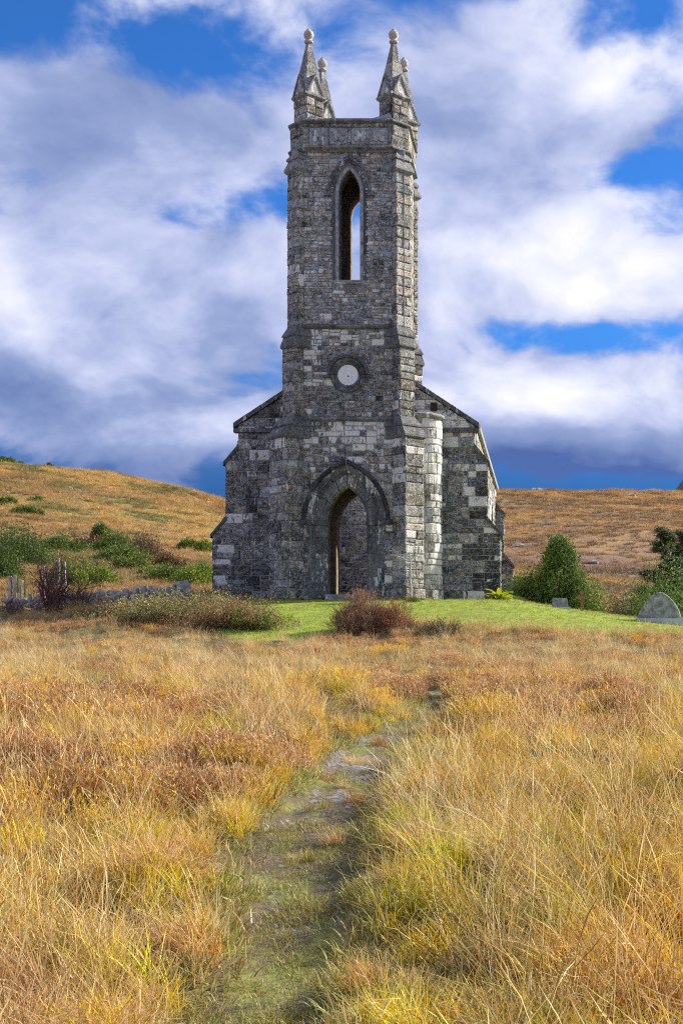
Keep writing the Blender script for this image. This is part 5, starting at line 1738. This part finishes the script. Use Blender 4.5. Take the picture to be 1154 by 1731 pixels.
mb = MB(); mb.box(-0.22, 0.20, -0.06, -0.036, 0.40, 0.485); mb.build('crossbar', M['wood'], cr_)
# dry stone wall
dw = empty('dry_stone_wall', gp(150, 45.5)); tag(dw, 'low grey dry stone wall behind the grass at left', 'wall')
r = random.Random(77)
base_x = dw.location.x
stv = []
for k in range(6):
    mb = MB(); n_ = 7
    g_ = random.Random(k)
    rings = []
    for (sx__, zz_) in ((0.72, -0.5), (1.0, -0.15), (0.98, 0.2), (0.7, 0.5)):
        rings.append([(0.5 * sx__ * math.cos(2 * math.pi * i / n_ + 0.3 * k) * g_.uniform(0.8, 1.1), 0.5 * sx__ * math.sin(2 * math.pi * i / n_ + 0.3 * k) * g_.uniform(0.8, 1.1), zz_ * g_.uniform(0.85, 1.05)) for i in range(n_)])
    mb.loft(rings)
    o_ = mb.build('stone', M['drystone']); stv.append(o_.data); bpy.data.objects.remove(o_)
count = 0
for lay in range(4):
    x_ = -6.2
    while x_ < 3.4 and count < 290:
        w = r.uniform(0.16, 0.46); h = r.uniform(0.13, 0.26) if lay < 3 else r.uniform(0.16, 0.36)
        wx = base_x + x_ + w / 2
        gz_ = ground_z(wx, dw.location.y)
        gone = vnoise(wx, 0, 0.45, 61.0) * 1.2 + lay * 0.3 > 1.15
        if not gone:
            o_ = bpy.data.objects.new('stone', stv[r.randrange(6)])
            COL.objects.link(o_); o_.parent = dw
            zc_ = gz_ - dw.location.z + 0.07 + lay * 0.18 + r.gauss(0, 0.035)
            o_.location = (x_ + w / 2, r.uniform(-0.06, 0.06), zc_)
            o_.scale = (w * 1.04, r.uniform(0.4, 0.5), h * 1.1) if lay < 3 else (w * 0.7, r.uniform(0.35, 0.45), h * 1.2)
            o_.rotation_euler = (r.gauss(0, 0.08), r.gauss(0, 0.12 if lay < 3 else 0.35), r.gauss(0, 0.2))
            count += 1
        x_ += w * (1.0 if lay < 3 else 0.75)
# posts beyond the wall
for i, (lb, px, D, w, h, tl) in enumerate((
        ('pale post at the far left, leftmost of the old posts', 17, 56, 0.16, 1.05, 0.02),
        ('pale post with ivy beside the leftmost post', 26, 56, 0.2, 1.15, -0.01),
        ('thin pale post right of the ivy post', 37, 55, 0.15, 1.0, 0.03),
        ('slender pale post behind the bare purple shrub', 76, 58, 0.13, 1.25, 0.0),
        ('taller slender post right of the purple shrub', 99, 60, 0.13, 1.4, 0.02),
        ('pale leaning post farthest right of the old posts', 111, 60, 0.13, 1.2, -0.06))):
    x_, y_, z_ = gp(px, D)
    h += 0.4; w *= 0.75
    root = empty('old_post', (x_, y_, z_)); tag(root, lb, 'post', 'old posts beyond the wall')
    root.rotation_euler = (0, tl, 0.3 * i)
    mb = MB()
    mb.loft([[(sx__ * w / 2 * k_, sy__ * w / 2 * k_, zz_) for sx__, sy__ in ((-1, -1), (1, -1), (1.0, 1), (-1, 1))] for zz_, k_ in ((-0.2, 1.1), (h * 0.6, 1.0), (h * 0.96, 0.92), (h, 0.6))])
    mb.build('shaft', M['post'], root)
    if i in (1, 2):
        add_part(root, 'ivy', dome[i], (w * 0.9, w * 0.9, h * 0.55), dk, loc=(0.05, 0.05, h * 0.5))
# rocks on the hills
rockm = []
for k in range(4):
    mb = MB(); g_ = random.Random(k + 40); n_ = 9; rings = []
    for sx__, zz_ in ((0.9, -0.3), (1.0, 0.05), (0.8, 0.35), (0.4, 0.55)):
        rings.append([(sx__ * math.cos(2 * math.pi * i / n_) * g_.uniform(0.75, 1.1), sx__ * math.sin(2 * math.pi * i / n_) * g_.uniform(0.75, 1.1), zz_ * g_.uniform(0.8, 1.15)) for i in range(n_)])
    mb.loft(rings)
    o_ = mb.build('boulder', M['boulder']); rockm.append(o_.data); bpy.data.objects.remove(o_)
for i, (lb, px, D, s_) in enumerate((
        ('larger pale boulder on the left slope near the church', 325, 125, 0.9), ('smaller pale boulder beside the larger pale one near the church', 316, 126, 0.6), ('grey boulder on the left slope right of the two pale ones', 354, 140, 1.0),
        ('grey rock in the middle of the left slope', 272, 160, 1.3), ('small pale rock high on the left slope', 131, 205, 1.0), ('second small pale rock high on the left slope', 118, 208, 0.9),
        ('tiny pale rock left of the old field line', 136, 180, 0.8), ('flat grey rock on the right hill beside the church', 874, 200, 1.8), ('rounded grey rock in the middle of the right hill', 1003, 150, 1.2),
        ('pale rock below the pines on the right hill', 1072, 130, 1.0), ('rock outcrop on the right skyline slope, left', 905, 470, 5.0), ('wide rock outcrop on the right skyline slope', 1062, 440, 5.5), ('small rock right of the rounded grey rock', 1027, 140, 0.7))):
    x_, y_, z_ = gp(px, D)
    o_ = bpy.data.objects.new('boulder', rockm[i % 4]); COL.objects.link(o_)
    s_ *= 0.62; o_.location = (x_, y_, z_ + 0.02 * s_); o_.scale = (s_ * 1.25, s_, s_ * 0.85); o_.rotation_euler = (0.1, 0.05, i)
    tag(o_, lb, 'boulder', 'rocks on the hillsides')
# scabious heads in the grass
for i, (lb, px, py, D) in enumerate((('tiny violet flower among the grass left of the path', 75, 1358, 9.0), ('tiny violet flower head in the grass right of the path', 817, 1510, 6.6), ('tiny violet flower in the pale grass at mid right', 925, 1240, 12.5))):
    X, Y, Z = at(px, py, D)
    gz_ = ground_z(X, Y)
    Z = max(Z, gz_ + 0.2)
    root = empty('scabious_flower', (X, Y, gz_)); tag(root, lb, 'flower', 'violet flowers in the grass')
    mb = MB(); mb.tube((0, 0, -0.02), (0.01, 0, Z - gz_), 0.0016, 0.0012, 4); mb.build('stem', M['palebark'], root)
    V, F4, va = leaf_cloud(700 + i, 14, 4, 0.5, core=0.5, aspect=0.5, cr=0.1)
    add_part(root, 'flower_head', np_mesh('flower_head', V, F4, M['petal'], {'var': va}), (0.011, 0.011, 0.009), (1, 1, 1), loc=(0.01, 0, Z - gz_))
